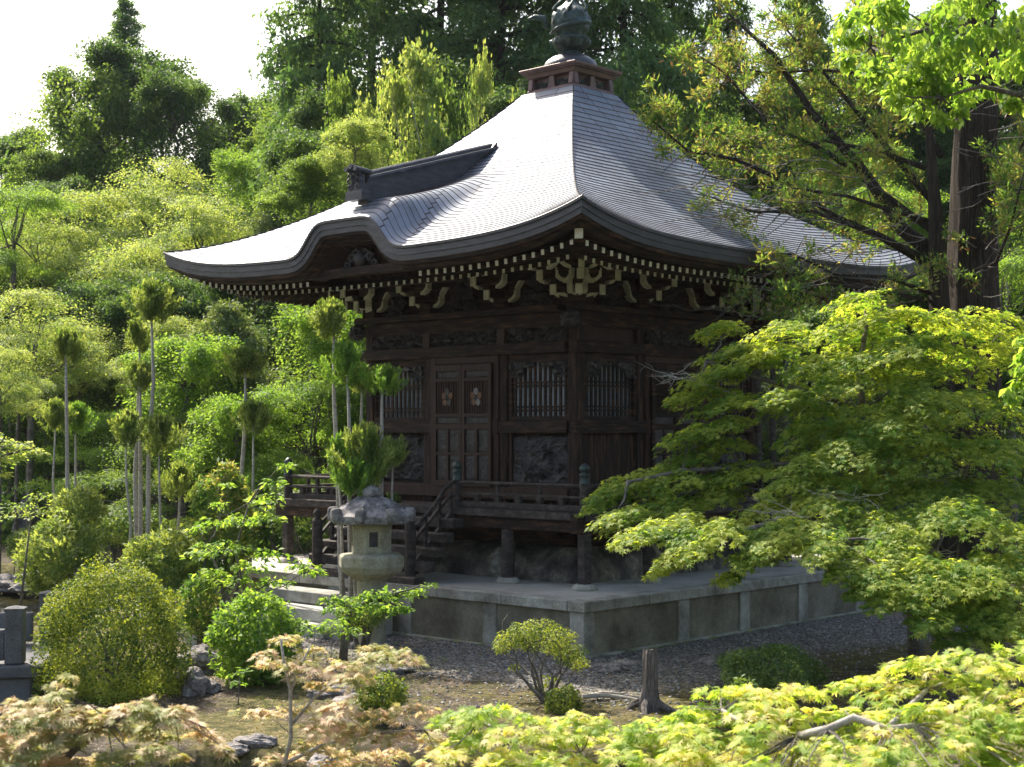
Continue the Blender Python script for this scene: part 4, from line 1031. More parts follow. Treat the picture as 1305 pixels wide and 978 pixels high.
for a in [
 ('cedarA', 155, -18, 120, 84, 'slender dark conifer rising above the rounded trees at the upper left skyline', None),
 ('broadA', 95, 68, 204, 72, 'light green broadleaf tree at the left shoulder of the tallest skyline clump', Lmid),
 ('broadB', 172, 46, 216, 74, 'dark round-headed tree directly under the slender conifer', None),
 ('broadB', 222, 88, 156, 71, 'dark tree filling the right shoulder of the tallest skyline clump', None),
 ('broadA', 280, 104, 168, 76, 'dark green tree on the skyline midway between tall clump and cedars', Ldark),
 ('broadB', 328, 116, 132, 79, 'small dark tree in the skyline gap just left of the tall cedars', None),
 ('broadB', 20, 160, 156, 80, 'dark low tree on the skyline at the far left edge', None),
 ('bushB', 60, 185, 108, 70, 'dull green tree under the left end of the skyline', Lmid),
 ('mapleC', 200, 185, 229, 60, 'pale layered maple in the middle of the left slope below the skyline', None),
 ('mapleA', 105, 225, 202, 58, 'pale layered maple left of the middle of the slope', None),
 ('bushA', 318, 188, 132, 60, 'glossy bright green tree right of the pale maples, beside the tall cedars', Lgreen),
 ('mapleB', 15, 215, 175, 52, 'bright green tree at the left edge halfway up the slope', Lgreen),
 ('mapleC', 262, 235, 189, 54, 'pale layered maple behind the left tip of the hall roof', None),
 ('mapleA', 60, 270, 162, 55, 'yellowish maple low on the left slope with grey branches', None),
 ('mapleC', 160, 290, 202, 51, 'broad pale maple over the dark hollow on the left', None),
 ('bushB', 365, 225, 108, 50, 'loose green tree rising behind the curved gable on the left', Lmid),
 ('pineA', 350, 250, 90, 48, 'soft green pine just behind the left half of the roof', None),
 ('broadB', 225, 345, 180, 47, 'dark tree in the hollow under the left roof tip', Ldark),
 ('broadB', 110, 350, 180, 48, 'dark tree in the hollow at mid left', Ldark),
 ('mapleA', 40, 350, 202, 43, 'pale drooping maple at the left edge behind the cedar poles', None),
 ('mapleC', 100, 395, 148, 45, 'whitish maple between the left cedar poles', None),
 ('pineA', 290, 385, 120, 42, 'feathery blue-green pine below the left eave', None),
 ('bushA', 235, 425, 204, 40, 'round fresh green tree behind the tallest cedar pole', Lgreen),
 ('bushA', 420, 375, 180, 38.5, 'yellow-green tree tucked under the left eave beside the hall wall', Lgreen),
 ('mapleB', 405, 455, 216, 37.5, 'spreading green maple behind the timber veranda', None),
 ('mapleA', 215, 390, 148, 44, 'pale topped tree behind the upper cedar poles', None),
 ('mapleC', 275, 400, 121, 43, 'small pale layered tree right of the tallest cedar pole', None),
 ('bushA', 300, 500, 180, 37, 'low green tree behind the middle cedar poles', Lgreen),
 ('mapleB', 210, 520, 202, 38, 'shady green maple low behind the cedar poles', Lmid),
 ('mapleA', 0, 430, 135, 38, 'feathery pale tree cut by the left edge of the picture', None),
 ('mapleB', 130, 500, 175, 42, 'green maple behind the stone markers across the pond', Lgreen),
 ('broadB', 35, 475, 180, 48, 'dark shaded tree behind the dark standing stones', Ldark),
 ('mapleC', 350, 560, 175, 36, 'low yellow-green maple left of the veranda railing', Lgreen),
 ('bushA', 460, 520, 132, 37, 'light green shrub-like tree behind the veranda next to the hall wall', Lgreen),
 ('cedarA', 405, -230, 210, 58, 'tall cedar at the left end of the dark cedar wall behind the roof', Lcedar),
 ('cedarB', 372, 40, 90, 62, 'shorter cedar leaning into the sky gap left of the cedar wall', None),
 ('cedarB', 475, -300, 260, 62, 'tall dark cedar second from the left behind the roof', None),
 ('cedarA', 560, -320, 270, 60, 'tall dark cedar behind the pale young tree', None),
 ('cedarB', 640, -320, 270, 58, 'dark cedar left of the roof finial', None),
 ('cedarA', 715, -330, 260, 60, 'dark cedar directly behind the roof finial', None),
 ('cedarB', 795, -300, 260, 57, 'dark cedar right of the roof finial', None),
 ('cedarA', 858, -190, 190, 62, 'dark cedar with sky showing at its right side', None),
 ('broadA', 600, 60, 228, 54, 'dense mid green tree filling the gap left of the finial', Ldark),
 ('broadB', 690, 90, 204, 53, 'dense dark tree behind the top of the roof', Ldark),
 ('broadA', 800, 90, 228, 52, 'dense green tree behind the right roof slope', Ldark),
 ('broadB', 440, 110, 180, 55, 'dark undergrown tree behind the gable ridge', Ldark),
 ('feather', 545, 10, 115, 45, 'tall pale yellow-green tree with small leaves, highest in front of the cedars', None),
 ('feather', 605, 25, 62, 44, 'thin pale tree with two upright tips right of the tall pale tree', Lpale),
 ('feather', 515, 45, 95, 46, 'pale small-leaved tree on the left of the tallest pale yellow-green tree, touching it', None),
 ('feather', 572, 60, 90, 46, 'pale small-leaved tree between the tallest pale tree and the thin two-tipped one', Lmid),
 ('feather', 480, 90, 80, 44, 'pale twiggy tree left of the tall pale tree', None),
 ('feather', 430, 60, 80, 47, 'pale small-leaved tree in front of the left cedars', Lmid),
 ('feather', 660, 85, 30, 41, 'slim yellow sapling close to the left edge of the roof top box', Lpale),
 ('bushA', 450, 150, 120, 42, 'yellow-green tree just above the gable ridge', Lpale),
 ('bushB', 395, 190, 132, 43, 'grey-green tree above the gable ornament', Lmid),
 ('cedarB', 930, -120, 150, 60, 'cedar whose right side shows sky between the branches of the big cedar', Lmid),
 ('broadA', 905, 105, 156, 56, 'lighter green tree in the gap right of the dark cedars', Lmid),
 ('broadA', 985, 165, 180, 58, 'green tree seen through the big cedar branches on the right', Lmid),
 ('cedarA', 1030, -60, 190, 62, 'tall hazy cedar behind the upper branches of the big cedar', Lmid),
 ('broadA', 1120, 20, 210, 60, 'tall light green tree behind the bright hanging crown at the upper right', Lgreen),
 ('broadB', 1215, -10, 220, 61, 'tall green tree directly behind the top of the big cedar trunk', Lmid),
 ('broadA', 1310, 0, 200, 59, 'tall green tree at the upper right corner behind the hanging crown', Lmid),
 ('bushA', 1090, 170, 180, 50, 'bright green tree behind the big cedar branches', Lgreen),
 ('broadB', 1050, 230, 204, 46, 'dark tree just above the right roof slope', Ldark),
 ('bushA', 1140, 235, 144, 42, 'yellow-green tree behind the right roof tip', Lgreen),
 ('bushA', 1285, 210, 144, 44, 'yellow-green tree behind the big cedar trunk at the right edge', Lgreen),
 ('broadA', 1300, 150, 132, 56, 'mid green tree at the right edge of the picture, far back', Lmid),
 ('mapleB', 1290, 300, 189, 37, 'green maple right of the big cedar trunk', Lgreen),
 ('bushB', 1180, 330, 192, 40, 'dark green tree in shade behind the big cedar trunk', Ldark),
 ('broadB', 1100, 360, 240, 42, 'dark shaded tree behind the right end of the hall', Ldark),
 ('broadB', 1290, 430, 240, 38, 'dark shaded tree behind the maple at the right edge', Ldark),
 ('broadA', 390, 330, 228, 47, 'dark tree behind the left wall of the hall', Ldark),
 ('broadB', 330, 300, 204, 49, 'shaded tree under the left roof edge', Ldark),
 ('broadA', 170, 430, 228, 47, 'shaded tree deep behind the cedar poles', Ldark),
]:
    plant(a[0], a[1], a[2], a[3], a[4], a[5], group=BG, mat=a[6])
frng = random.Random(77)
for (D, n, vt0, vt1, u0, u1, w_, pns) in [(66, 15, 215, 300, -60, 420, 150, ['broadA', 'broadB', 'mapleC', 'bushB']), (56, 13, 300, 370, -60, 440, 150, ['broadA', 'mapleB', 'broadB']), (48, 10, 400, 460, -60, 480, 150, ['bushB', 'mapleA', 'bushA']),
                                       (68, 12, 60, 130, 360, 900, 200, ['broadB', 'broadA']), (51, 9, 140, 230, 400, 900, 190, ['broadA', 'broadB']), (52, 7, 240, 330, 900, 1340, 170, ['broadA', 'bushA', 'broadB']), (60, 9, 60, 150, 890, 1350, 170, ['broadA', 'broadB']), (56, 8, 150, 220, 890, 1350, 170, ['broadA', 'bushA', 'broadB'])]:
    for i in range(n):
        pn = frng.choice(pns)
        plant(pn, u0+(u1-u0)*(i+frng.uniform(.2, .8))/n, frng.uniform(vt0, vt1), w_*frng.uniform(.75, 1.15), D+frng.uniform(-3, 3), 'nameless tree filling the dense wood behind the front rows of trees', group='trees filling the wood', mat=frng.choice([Ldark, Ldark, Lmid]) if pn != 'mapleA' else None)
for P in PROTO.values():
    if not P[4]:
        for k in P[1]: bpy.data.objects.remove(k)
        bpy.data.objects.remove(P[0])
def undergrowth():
    cl = Cloud(); rg = np.random.default_rng(8); n = 0
    while n < 1500:
        D = rg.uniform(35, 100); L = rg.uniform(-.40*D, .40*D)
        if L < -7.5 and D < 47: continue
        x, y = from_dl(D, L)
        if max(abs(x), abs(y)) < 6.6: continue
        if D < 36.5 and L < -3: continue
        z = ground_h(x, y); R = rg.uniform(.5, 1.1); cl.clump(rg, (x, y, z+R*.5), (R, R, R*.8), 75, up=.6); n += 1
    o = cl.build('undergrowth', .26, 'leaf', Ldark, None, rg); struct(o, 'stuff'); tag(o, 'dark leafy undergrowth covering the wooded slope behind the hall', 'undergrowth')
undergrowth()
# ================================================================== DAISUGI CEDAR POLES
def tuft_mesh(name, seed, mat, W=1.25, H=1.15, n=4800):
    """upright crown: many rising needle sprays fanning out from the pole"""
    rg = np.random.default_rng(seed); P = []; T = []
    nb = 60
    for i in range(nb):
        a = i*2.4+rg.uniform(-.3, .3); t = rg.uniform(0, 1)**.8; tilt = (1-t)*.95+.08; L = H*(.42+.35*(1-t)+rg.uniform(-.06, .08)); z0 = H*(.02+.42*t)
        d = np.array([math.cos(a)*math.sin(tilt), math.sin(a)*math.sin(tilt), math.cos(tilt)])
        k = n//nb; q = rg.uniform(.25, 1, k)**.8
        curve = np.array([0, 0, .22*L])*(q**2)[:, None]
        p = np.array([0, 0, z0])+d*(q*L)[:, None]*np.array([W*.95, W*.95, 1])+curve+rg.normal(size=(k, 3))*.028
        P.append(p); T.append(d*.7+np.array([0, 0, .6])+rg.normal(size=(k, 3))*.38)
    P = np.concatenate(P); T = np.concatenate(T); o = leaf_obj(name, P, rg.normal(size=P.shape), .11, 'spray', mat, None, rg, T); COL.objects.unlink(o); return o.data
TM = [tuft_mesh('crown', 1, Ltuft), tuft_mesh('crown', 2, Ltuft, .85, 1.2), tuft_mesh('crown', 3, Ltuft, 1.15, 1.0)]
prng = random.Random(4)
def pole_cedar(u, vtop, wpx, D, label, green=False, du=0, low=None, thick=.05, hc=None):
    """u, vtop: top of the tuft; D depth; du: how far the foot leans aside, in photo pixels"""
    g = gpt(u+du, D); top = 2.5005+D*(547.3-vtop)/FPX; wc = wpx/FPX*D; hcr = hc or wc*1.12
    T = thing('young_cedar', g, label, 'cedar', 'bare-stemmed young cedars with tufted tops')
    L = -du/FPX*D; ex, ey = L*RH[0], L*RH[1]; zt = top-g[2]
    pts = [(ex*t+prng.uniform(-.05, .05), ey*t+prng.uniform(-.05, .05), -.1+(zt-hcr*.35+.1)*t) for t in (0, .25, .5, .75, 1)]
    MB().tube(pts, [thick, thick*.9, thick*.8, thick*.65, thick*.3], 7).build('trunk', barkp, T, smooth=True)
    m = prng.choice(TM); o = bpy.data.objects.new('crown', m); link(o, T); o.location = (ex*.97, ey*.97, zt-hcr); s = wc/1.15; o.scale = (s*prng.uniform(.85, 1.15), s*prng.uniform(.85, 1.15), hcr/1.12*prng.uniform(.9, 1.2)); o.rotation_euler = (0, 0, 0); o.rotation_euler = (0, 0, prng.uniform(0, 6))
    if green: o.material_slots[0].link = 'OBJECT'; o.material_slots[0].material = Ltuftg
    return T
for a in [
 (192, 362, 60, 30, 'tallest bare-stemmed young cedar with a round tufted top', False, 0),
 (174, 418, 42, 31, 'young cedar with small tuft directly left of the tallest one', False, 3),
 (176, 456, 48, 30.3, 'young cedar whose tuft sits half way down beside the tallest stem', False, 5),
 (84, 412, 56, 30.5, 'tall young cedar standing alone at the left, over the pond clump', False, 1),
 (71, 514, 42, 31, 'short young cedar left of the lone tall one', False, 4),
 (99, 514, 44, 31.5, 'short green young cedar right of the lone tall one', True, -3),
 (164, 532, 50, 29.5, 'young cedar with low olive tuft left of the tall stems', False, 4),
 (203, 540, 48, 29.8, 'young cedar with low olive tuft right of the tall stems', False, 0),
 (228, 596, 50, 31, 'low young cedar with reddish tuft right of the pole cluster', False, 0),
 (310, 435, 52, 29.5, 'tall young cedar with olive tuft left of the hall, above another tuft', False, 0),
 (322, 508, 52, 29, 'young cedar with lower tuft just right of the tall olive one', False, -4),
 (421, 385, 56, 26.2, 'tall young cedar with brownish tuft just under the left eave', False, 20),
 (440, 450, 52, 26, 'green tufted young cedar in front of the hall corner', True, 12),
 (488, 463, 46, 25.9, 'young cedar with bright green tuft in front of the left window', True, -2),
 (462, 470, 36, 26.3, 'thin young cedar between the two green tufts by the hall', False, -4),
 (432, 560, 44, 25.7, 'short young cedar with low tuft by the stair, left side', True, 4),
 (468, 545, 70, 25.6, 'bushy young cedar right above the stone lantern roof', False, 0),
 (498, 560, 40, 25.8, 'small olive young cedar right of the bushy one above the lantern', False, -8),
 (456, 590, 50, 25.4, 'low green young cedar behind the jewel of the stone lantern', True, 0),
]: pole_cedar(*a[:4], a[4], a[5], a[6], thick=.055 if a[1] < 480 else .035, hc=(1.15 if a[0] in (468, 432) else None))
def bush_cloud(name, u, vc, rpx, rzp, D, mat, leaf, n, label, cat, kind='leaf', parent_stem=True, up=.35, tname=None, group=None, jit=.6, clumps=True, shell=.22):
    c = pt(u, vc, D); g = ground_h(c[0], c[1]); R = rpx/FPX*D; Rz = rzp/FPX*D
    T = thing(tname or 'shrub', (c[0], c[1], g), label, cat, group); rg = np.random.default_rng(hash_(label)); rng = random.Random(hash_(label))
    cz = c[2]-g; cl = Cloud(); cl.clump(rg, (0, 0, cz), (R*.92, R*.92, Rz*.92), int(n*.6), up=up, jit=jit, shell=shell, droop=-.3)
    for i in range(26 if clumps else 9):
        d = rg.normal(size=3); d /= np.linalg.norm(d); cl.clump(rg, (d[0]*R*.8, d[1]*R*.8, max(.05, cz+d[2]*Rz*.8)), (R*rng.uniform(.16, .36), R*.28, Rz*rng.uniform(.14, .32)), int(n*.4/26), up=up, jit=jit, droop=-.3)
    P, Nn, Tt = cl.get(); k = P[:, 2] > .0; leaf_obj('foliage', P[k], Nn[k], leaf, kind, mat, T, rg, Tt[k], .5)
    mb = MB()
    for i in range(9):
        a = i*2.4; e = (R*.75*math.cos(a)*rng.uniform(.3, 1), R*.75*math.sin(a)*rng.uniform(.3, 1), cz+Rz*rng.uniform(-.1, .6)); mb.tube(bend((0, 0, -.1), e, rng, 3, .15), [.03, .024, .018, .01], 5)
    mb.build('stem', bark2, T, smooth=True); return T
bush_cloud('azalea', 146, 835, 97, 122, 20.6, Lazal, .042, 44000, 'large rounded azalea bush with yellow-green top beside the stone bridge', 'bush', up=.3, jit=.6, tname='azalea_bush', shell=.10)
bush_cloud('s', 78, 712, 54, 52, 29.5, Ltuft, .12, 7000, 'spreading green cedar thicket at the foot of the left poles', 'bush', 'spray', tname='cedar_thicket', up=.1)
bush_cloud('s', 100, 650, 34, 30, 30.2, Ltuft, .12, 2600, 'upper cedar foliage mound around the left poles above the thicket', 'bush', 'spray', tname='cedar_thicket', up=.1)
bush_cloud('s', 213, 722, 55, 50, 29.0, Ltuft, .12, 6500, 'olive cedar thicket between the poles and the stone platform', 'bush', 'spray', tname='cedar_thicket', up=.1)
bush_cloud('s', 160, 672, 55, 26, 32, Lclip, .07, 5200, 'dense green bush behind the feet of the tall cedar poles', 'bush')
bush_cloud('s', 285, 672, 40, 82, 28.4, Lolive, .12, 6500, 'olive brown cedar bush left of the timber veranda', 'bush', 'spray', tname='cedar_thicket', up=.1)
bush_cloud('s', 35, 697, 25, 27, 38, Lclip, .05, 6000, 'small clipped barrel-shaped shrub on the far pond bank', 'bush', clumps=False)
bush_cloud('s', 400, 655, 60, 40, 33.5, Lclip, .08, 5200, 'dark leafy bush behind the left end of the platform, seen below the veranda', 'bush')
bush_cloud('s', 985, 856, 72, 34, 19.3, Lclip, .042, 11000, 'low dome of clipped green shrub on the gravel at the right', 'bush', clumps=False)
bush_cloud('s', 945, 915, 42, 48, 15.5, Lclip, .042, 7000, 'dark green shrub half hidden behind the yellow maple at the bottom right', 'bush')
bush_cloud('s', 718, 897, 25, 24, 19.4, Lazal, .034, 4200, 'tiny round shrub at the foot of the crooked azalea', 'bush', clumps=False)
bush_cloud('s', 487, 888, 34, 32, 18.4, Lazal, .038, 6000, 'small mossy dome shrub behind the pinkish maple', 'bush', clumps=False)
bush_cloud('s', 462, 782, 30, 24, 24.2, Ltuft, .07, 2400, 'small reddish green conifer bush at the left of the lantern shaft', 'bush', 'spray', tname='small_conifer', up=.1)
bush_cloud('s', 165, 745, 30, 14, 27, Lclip, .06, 1800, 'low moss-green shrub on the pond edge behind the large azalea', 'bush')
bush_cloud('s', 325, 815, 58, 62, 21.5, Lgreen, .07, 7500, 'leafy bright green bush to the right of the large azalea', 'bush', up=.5)
bush_cloud('s', 255, 775, 25, 45, 24.5, Lolive, .09, 2400, 'small dark cedar bush between azalea and platform', 'bush', 'spray', up=.1, tname='small_conifer')
bush_cloud('s', 500, 640, 10, 14, 29.5, Lclip, .05, 600, 'tuft of leaves growing behind the timber stair', 'bush')
# crooked azalea with visible stems
def crooked_azalea():
    g = gpt(700, 20.2); T = thing('azalea_bush', g, 'crooked azalea with twisted bare stems and flat yellow-green top before the platform corner', 'bush')
    rng = random.Random(8); rg = np.random.default_rng(8); cl = Cloud(); mb = MB()
    for (u, v, r) in [(650, 815, 22), (668, 806, 24), (690, 802, 26), (712, 812, 24), (725, 830, 22), (735, 845, 16), (640, 825, 14), (700, 822, 20), (672, 822, 16), (655, 850, 8), (700, 868, 15), (688, 880, 13), (725, 838, 18)]:
        c = pt(u, v, 20.2+rng.uniform(-.35, .35))-g; R = r/FPX*20.2; cl.clump(rg, c, (R, R, R*.55), int(420*(r/20)**2), up=.6)
        mb.tube(bend((rng.uniform(-.03, .03), rng.uniform(-.03, .03), -.05), c-np.array([0, 0, R*.3]), rng, 6, .16), [.028, .026, .022, .018, .014, .011, .006], 6)
        for k in range(3):
            c2 = c+rg.normal(size=3)*R*.6; mb.tube(bend(c-np.array([0, 0, R*.5]), c2, rng, 3, .2), [.008, .006, .005, .003], 4)
    cl.build('foliage', .036, 'leaf', Lazal, T, rg); mb.build('stem', bark2, T, smooth=True)
crooked_azalea()
# ================================================================== saplings with fresh leaves
def leafy(name, foot, blobs, D, mat, leaf, label, cat, n=260, kind='leaf', tr=.03, bk=bark2, mid=None, group=None, flat=.5):
    g = gpt(foot[0], foot[1]) if len(foot) == 2 else np.array(foot)
    T = thing(name, g, label, cat, group); rng = random.Random(hash_(label)); rg = np.random.default_rng(hash_(label)); cl = Cloud(); mb = MB()
    tops = [pt(*m)-g for m in (mid or [])]
    base = [np.array([0, 0, -.1])]+tops
    if tops: mb.tube(base, [tr*(1-.55*i/len(tops)) for i in range(len(base))], 8, rough=.1, rng=rng)
    for b in blobs:
        u, v, r = b[:3]; dd = (b[3] if len(b) > 3 else 0)+rng.uniform(-.3, .3)
        c = pt(u, v, D+dd)-g; R = r/FPX*D
        cl.spray(rg, c, R, int(n*(r/30)**1.6)+12, thick=.35, droop=.5, yaw=rng.uniform(0, 3), jit=.45)
        s = min(base, key=lambda p: np.linalg.norm(p-c)); mb.tube(bend(s, c, rng, 4, .12), [tr*.4, tr*.34, tr*.28, tr*.2, tr*.1], 5)
    cl.build('foliage', leaf, kind, mat, T, rg); mb.build('trunk', bk, T, smooth=True); return T
leafy('sapling', (318, 23.8), [(290, 690, 30), (255, 700, 22), (310, 655, 26), (335, 630, 24), (350, 610, 16), (275, 660, 20), (320, 715, 30), (350, 735, 26), (385, 715, 22), (365, 590, 12), (300, 735, 26), (270, 725, 20), (345, 700, 20), (400, 725, 14), (340, 655, 18)], 23.8, Lcamph, .095, 'slender sapling with bright drooping leaves left of the timber stair', 'sapling', n=120, mid=[(312, 760, 23.8), (300, 700, 23.8), (318, 640, 23.8)])
leafy('sapling', (283, 24.6), [(262, 690, 18), (250, 670, 15), (280, 640, 14), (290, 615, 10)], 24.6, Lcamph, .08, 'leaning sapling with a forked grey stem beside the platform corner', 'sapling', n=90, mid=[(290, 750, 24.6), (262, 695, 24.6)])
leafy('small_tree', (437, 23.2), [(430, 770, 20), (452, 758, 24), (478, 752, 24), (505, 752, 22), (528, 750, 18), (545, 744, 10), (495, 768, 24), (470, 770, 22), (510, 772, 16), (440, 785, 14), (420, 760, 14)], 22.8, Lcamph, .085, 'small tree stretching a flat bright green branch across the lantern shaft', 'small tree', n=150, tr=.07, mid=[(440, 800, 23.1), (447, 775, 23), (480, 765, 22.8)])
leafy('seedling', (305, 20), [(305, 868, 12), (300, 858, 9), (310, 852, 8)], 20, Lgreen, .06, 'tiny green seedling on the mossy ground left of the pinkish maple', 'seedling', n=120, tr=.01, mid=[(305, 862, 20)])
leafy('shrub', (25, 28), [(25, 640, 22), (50, 628, 18), (70, 645, 16), (10, 655, 14), (45, 650, 16)], 28, Lpale, .08, 'thin yellow-green shrub reaching over the pond at the left edge', 'bush', n=130, tr=.03, mid=[(40, 655, 28)])
leafy('maple_tree', (-60, 24), [(10, 575, 22), (30, 565, 20), (5, 560, 20), (45, 572, 12), (0, 600, 14), (-30, 570, 40), (-50, 540, 50)], 24, Lpale, .075, 'maple branch entering from the left edge with a flat yellow-green spray', 'maple', n=260, tr=.09, mid=[(-50, 640, 24), (-20, 585, 24)])
leafy('shrub', (410, 21.5), [(400, 795, 24), (425, 790, 22), (380, 790, 16), (445, 800, 18)], 21.3, Lgreen, .07, 'low fresh green shrub before the stone steps', 'bush', n=150, tr=.02)
# ================================================================== BIG MAPLE IN FRONT OF THE RIGHT SIDE
def big_maple():
    D0 = 23.5; g = gpt(1165, D0); T = thing('maple_tree', g, 'large green maple spreading drooping layers before the right side of the hall', 'maple')
    rng = random.Random(21); rg = np.random.default_rng(21); lit = Cloud(); mb = MB()
    tr = [(1165, 760, 23.5), (1150, 690, 23.5), (1120, 620, 23.6), (1100, 540, 23.8), (1095, 470, 24.0), (1105, 410, 24.2)]
    tr2 = [(1165, 745, 23.5), (1215, 650, 23.7), (1240, 560, 24), (1235, 480, 24.2)]
    nodes = []
    for path, r0 in ((tr, .13), (tr2, .10)):
        pp = [np.array([0, 0, -.1])]+[pt(*p)-g for p in path]; mb.tube(pp, [r0*(1-.75*i/len(path)) for i in range(len(pp))], 8, rough=.1, rng=rng); nodes += pp[1:]
    limbs = [[(1120, 640, 23.5), (1050, 660, 22.8), (980, 668, 21.6), (900, 690, 20.3), (850, 712, 19.9)], [(1105, 590, 23.7), (1030, 590, 23.6), (950, 595, 23.4), (870, 600, 23.2), (800, 615, 22.8)],
             [(1100, 520, 23.8), (1030, 500, 24), (960, 480, 24.1), (900, 460, 24.2)], [(1160, 700, 23.3), (1190, 730, 22.2), (1220, 745, 21.4)], [(1150, 700, 23.3), (1120, 700, 22.0), (1060, 690, 20.6), (1000, 700, 20.0), (945, 730, 19.8)]]
    for l in limbs:
        pp = [pt(*p)-g for p in l]; mb.tube(pp, [.06*(1-.7*i/len(l)) for i in range(len(pp))], 6, rough=.1, rng=rng); nodes += pp
    S_ = [(912,412,34),(935,440,40),(905,470,44),(958,455,42),(880,495,42),(930,505,46),(920,535,46),(878,545,40),(905,560,54),(868,582,42),(928,592,54),(800,604,48),(850,606,54),(772,622,30),(826,640,60),(898,625,56),(955,600,34),(790,660,36),(855,668,54),(762,640,24),(805,690,32),
      (1092,374,42),(1128,396,54),(1070,410,60),(990,412,42),(978,440,42),(1150,430,54),(1088,450,60),(1036,455,52),(1062,482,52),(1180,455,50),(1232,402,46),(1275,398,46),(1292,440,46),(1205,500,62),(1125,515,70),(1045,520,52),(1010,500,34),(1262,500,56),(1075,560,70),(1150,570,70),(1240,560,62),(1020,545,44),(985,500,34),(1060,610,50),(1160,480,50),(1030,580,48),(1100,612,70),(1192,620,70),(1275,620,56),(975,640,56),(1040,650,62),(1132,668,70),(1222,660,60),
      (1290,560,46),(1290,680,50),(1180,400,40),(1215,440,48),(1000,610,40),(1110,540,60),(1170,530,56),
      (905,678,54),(872,706,38),(846,728,22),(832,738,12),(1000,676,60),(955,712,36),(930,742,20),(985,690,50),(1082,715,52),(1040,700,44),(1190,728,66),(1150,760,40),(1185,790,36),(1215,765,50),(1262,790,46),(1300,795,44),(1120,775,24),(1175,760,46),(1250,815,30),(1210,815,26),(1120,735,46),(1096,758,26),(1240,735,56),(1282,765,46),(1232,788,26),(1140,705,60),(1270,720,50)]
    for (u, v, r) in S_:
        f = (v-370)/400; D = 23.9-2.9*f-1.5*math.sin(min(1, max(0, (v-640)/60))*math.pi/2)*(1 if v > 640 else 0)+rng.uniform(-.3, .3)
        if u < 975 and v < 665: D += .9
        Rm = r/FPX*D*.92
        for rep in range(2):
            ou, ov, od = (0, 0, 0) if rep == 0 else (rng.uniform(-18, 18), rng.uniform(8, 24), rng.uniform(.6, 1.6)) if v < 620 else (rng.uniform(-6, 14), rng.uniform(-12, 2), rng.uniform(.1, .5))
            if rep and u < 980 and v < 660: ov, od = rng.uniform(2, 8), rng.uniform(.1, .5)
            c = pt(u+ou, v+ov-(8 if v > 640 else 0), D+od)-g
            # slope away from the trunk
            tl = -(c[:2])/(np.linalg.norm(c[:2])+.3)*.0
            out = c[:2]/(np.linalg.norm(c[:2])+.01)
            k = .28
            n = int((430 if rep == 0 else 300)*(r/45)**1.7)+30
            lit.spray(rg, c, Rm, n, tilt=(-out[0]*k, -out[1]*k), thick=.17, droop=.55, yaw=math.atan2(out[1], out[0]), asp=.85, jit=.32)
        a = min(nodes, key=lambda p: np.linalg.norm(p-c)+(.6 if p[2] > c[2] else 0)); mb.tube(bend(a, c, rng, 4, .1), [.028, .022, .017, .012, .004], 5)
    lit.build('crown', .068, 'star', Lmaple, T, rg); mb.build('trunk', bark2, T, smooth=True)
    # dead grey twigs
    mb = MB(); mb.tube([pt(*q)-g for q in ((985, 520, 24.2), (930, 500, 24.1), (880, 485, 24), (845, 478, 24))], [.016, .012, .009, .005], 5)
    for (u, v, D) in [(1130, 590, 22.6), (1200, 610, 22.5), (1090, 640, 21.6), (1180, 705, 20.8), (855, 480, 24), (1150, 745, 20.0), (1000, 655, 20.6)]:
        if len(mb.v): mb.build('dead_twigs', barkp, T); mb = MB()
        for j in range(9):
            a = pt(u+rng.uniform(-12, 12), v+rng.uniform(-5, 5), D)-g; b = pt(u+rng.uniform(-60, 45), v+rng.uniform(-22, 16), D+rng.uniform(-.4, .2))-g; p = bend(a, b, rng, 4, .18); mb.tube(p, [.006, .005, .004, .003, .002], 4)
            for q in range(2): mb.tube(bend(p[2+q], tuple(Vector(p[2+q])+Vector((rng.uniform(-.2, .2), rng.uniform(-.2, .2), rng.uniform(-.1, .15)))), rng, 2, .2), [.003, .003, .002], 3)
    mb.build('dead_twigs', barkp, T)
big_maple()
# ================================================================== FOREGROUND MAPLES
def fg_maple(label, foot, trunk, gen, D, mat, leaf, n, kind='star7', bk=barkp, tr=.05, cat='maple', seed=1, droop=.5):
    g = gpt(*foot); T = thing('maple_tree', g, label, cat); rng = random.Random(seed); rg = np.random.default_rng(seed); cl = Cloud(); mb = MB(); tw = MB(); nodes = []
    for path, r0 in trunk:
        pp = [pt(*p)-g for p in path]
        if path is trunk[0][0]: pp = [np.array([0, 0, -.1])]+pp
        mb.tube(pp, [r0*(1-.7*i/len(pp)) for i in range(len(pp))], 8, rough=.08, rng=rng); nodes += pp[1:]
    for (u, v, r, dD) in gen(rng):
        c = pt(u, v, D+dD)-g; R = r/FPX*(D+dD); a = min(nodes, key=lambda p: np.linalg.norm(p-c)); o = (c-a)[:2]; o = o/(np.linalg.norm(o)+.01)
        cl.spray(rg, c, R, int(n*(r/45)**1.7)+6, tilt=(-o[0]*.22, -o[1]*.22), thick=.22, droop=droop, yaw=rng.uniform(0, 6), asp=.85, jit=.34)
        tw.tube(bend(a, c, rng, 4, .10), [tr*.12, tr*.10, tr*.08, tr*.06, tr*.02], 5)
    cl.build('crown', leaf, kind, mat, T, rg); mb.build('trunk', bk, T, smooth=True); tw.build('twigs', bark2, T); return T
def top_r(u): return float(np.interp(u, [860, 890, 960, 1010, 1060, 1120, 1180, 1250, 1340], [905, 872, 855, 862, 856, 835, 824, 818, 806]))
def top_m(u): return float(np.interp(u, [560, 600, 660, 740, 800, 850, 900, 960], [905, 885, 893, 902, 905, 912, 925, 940]))
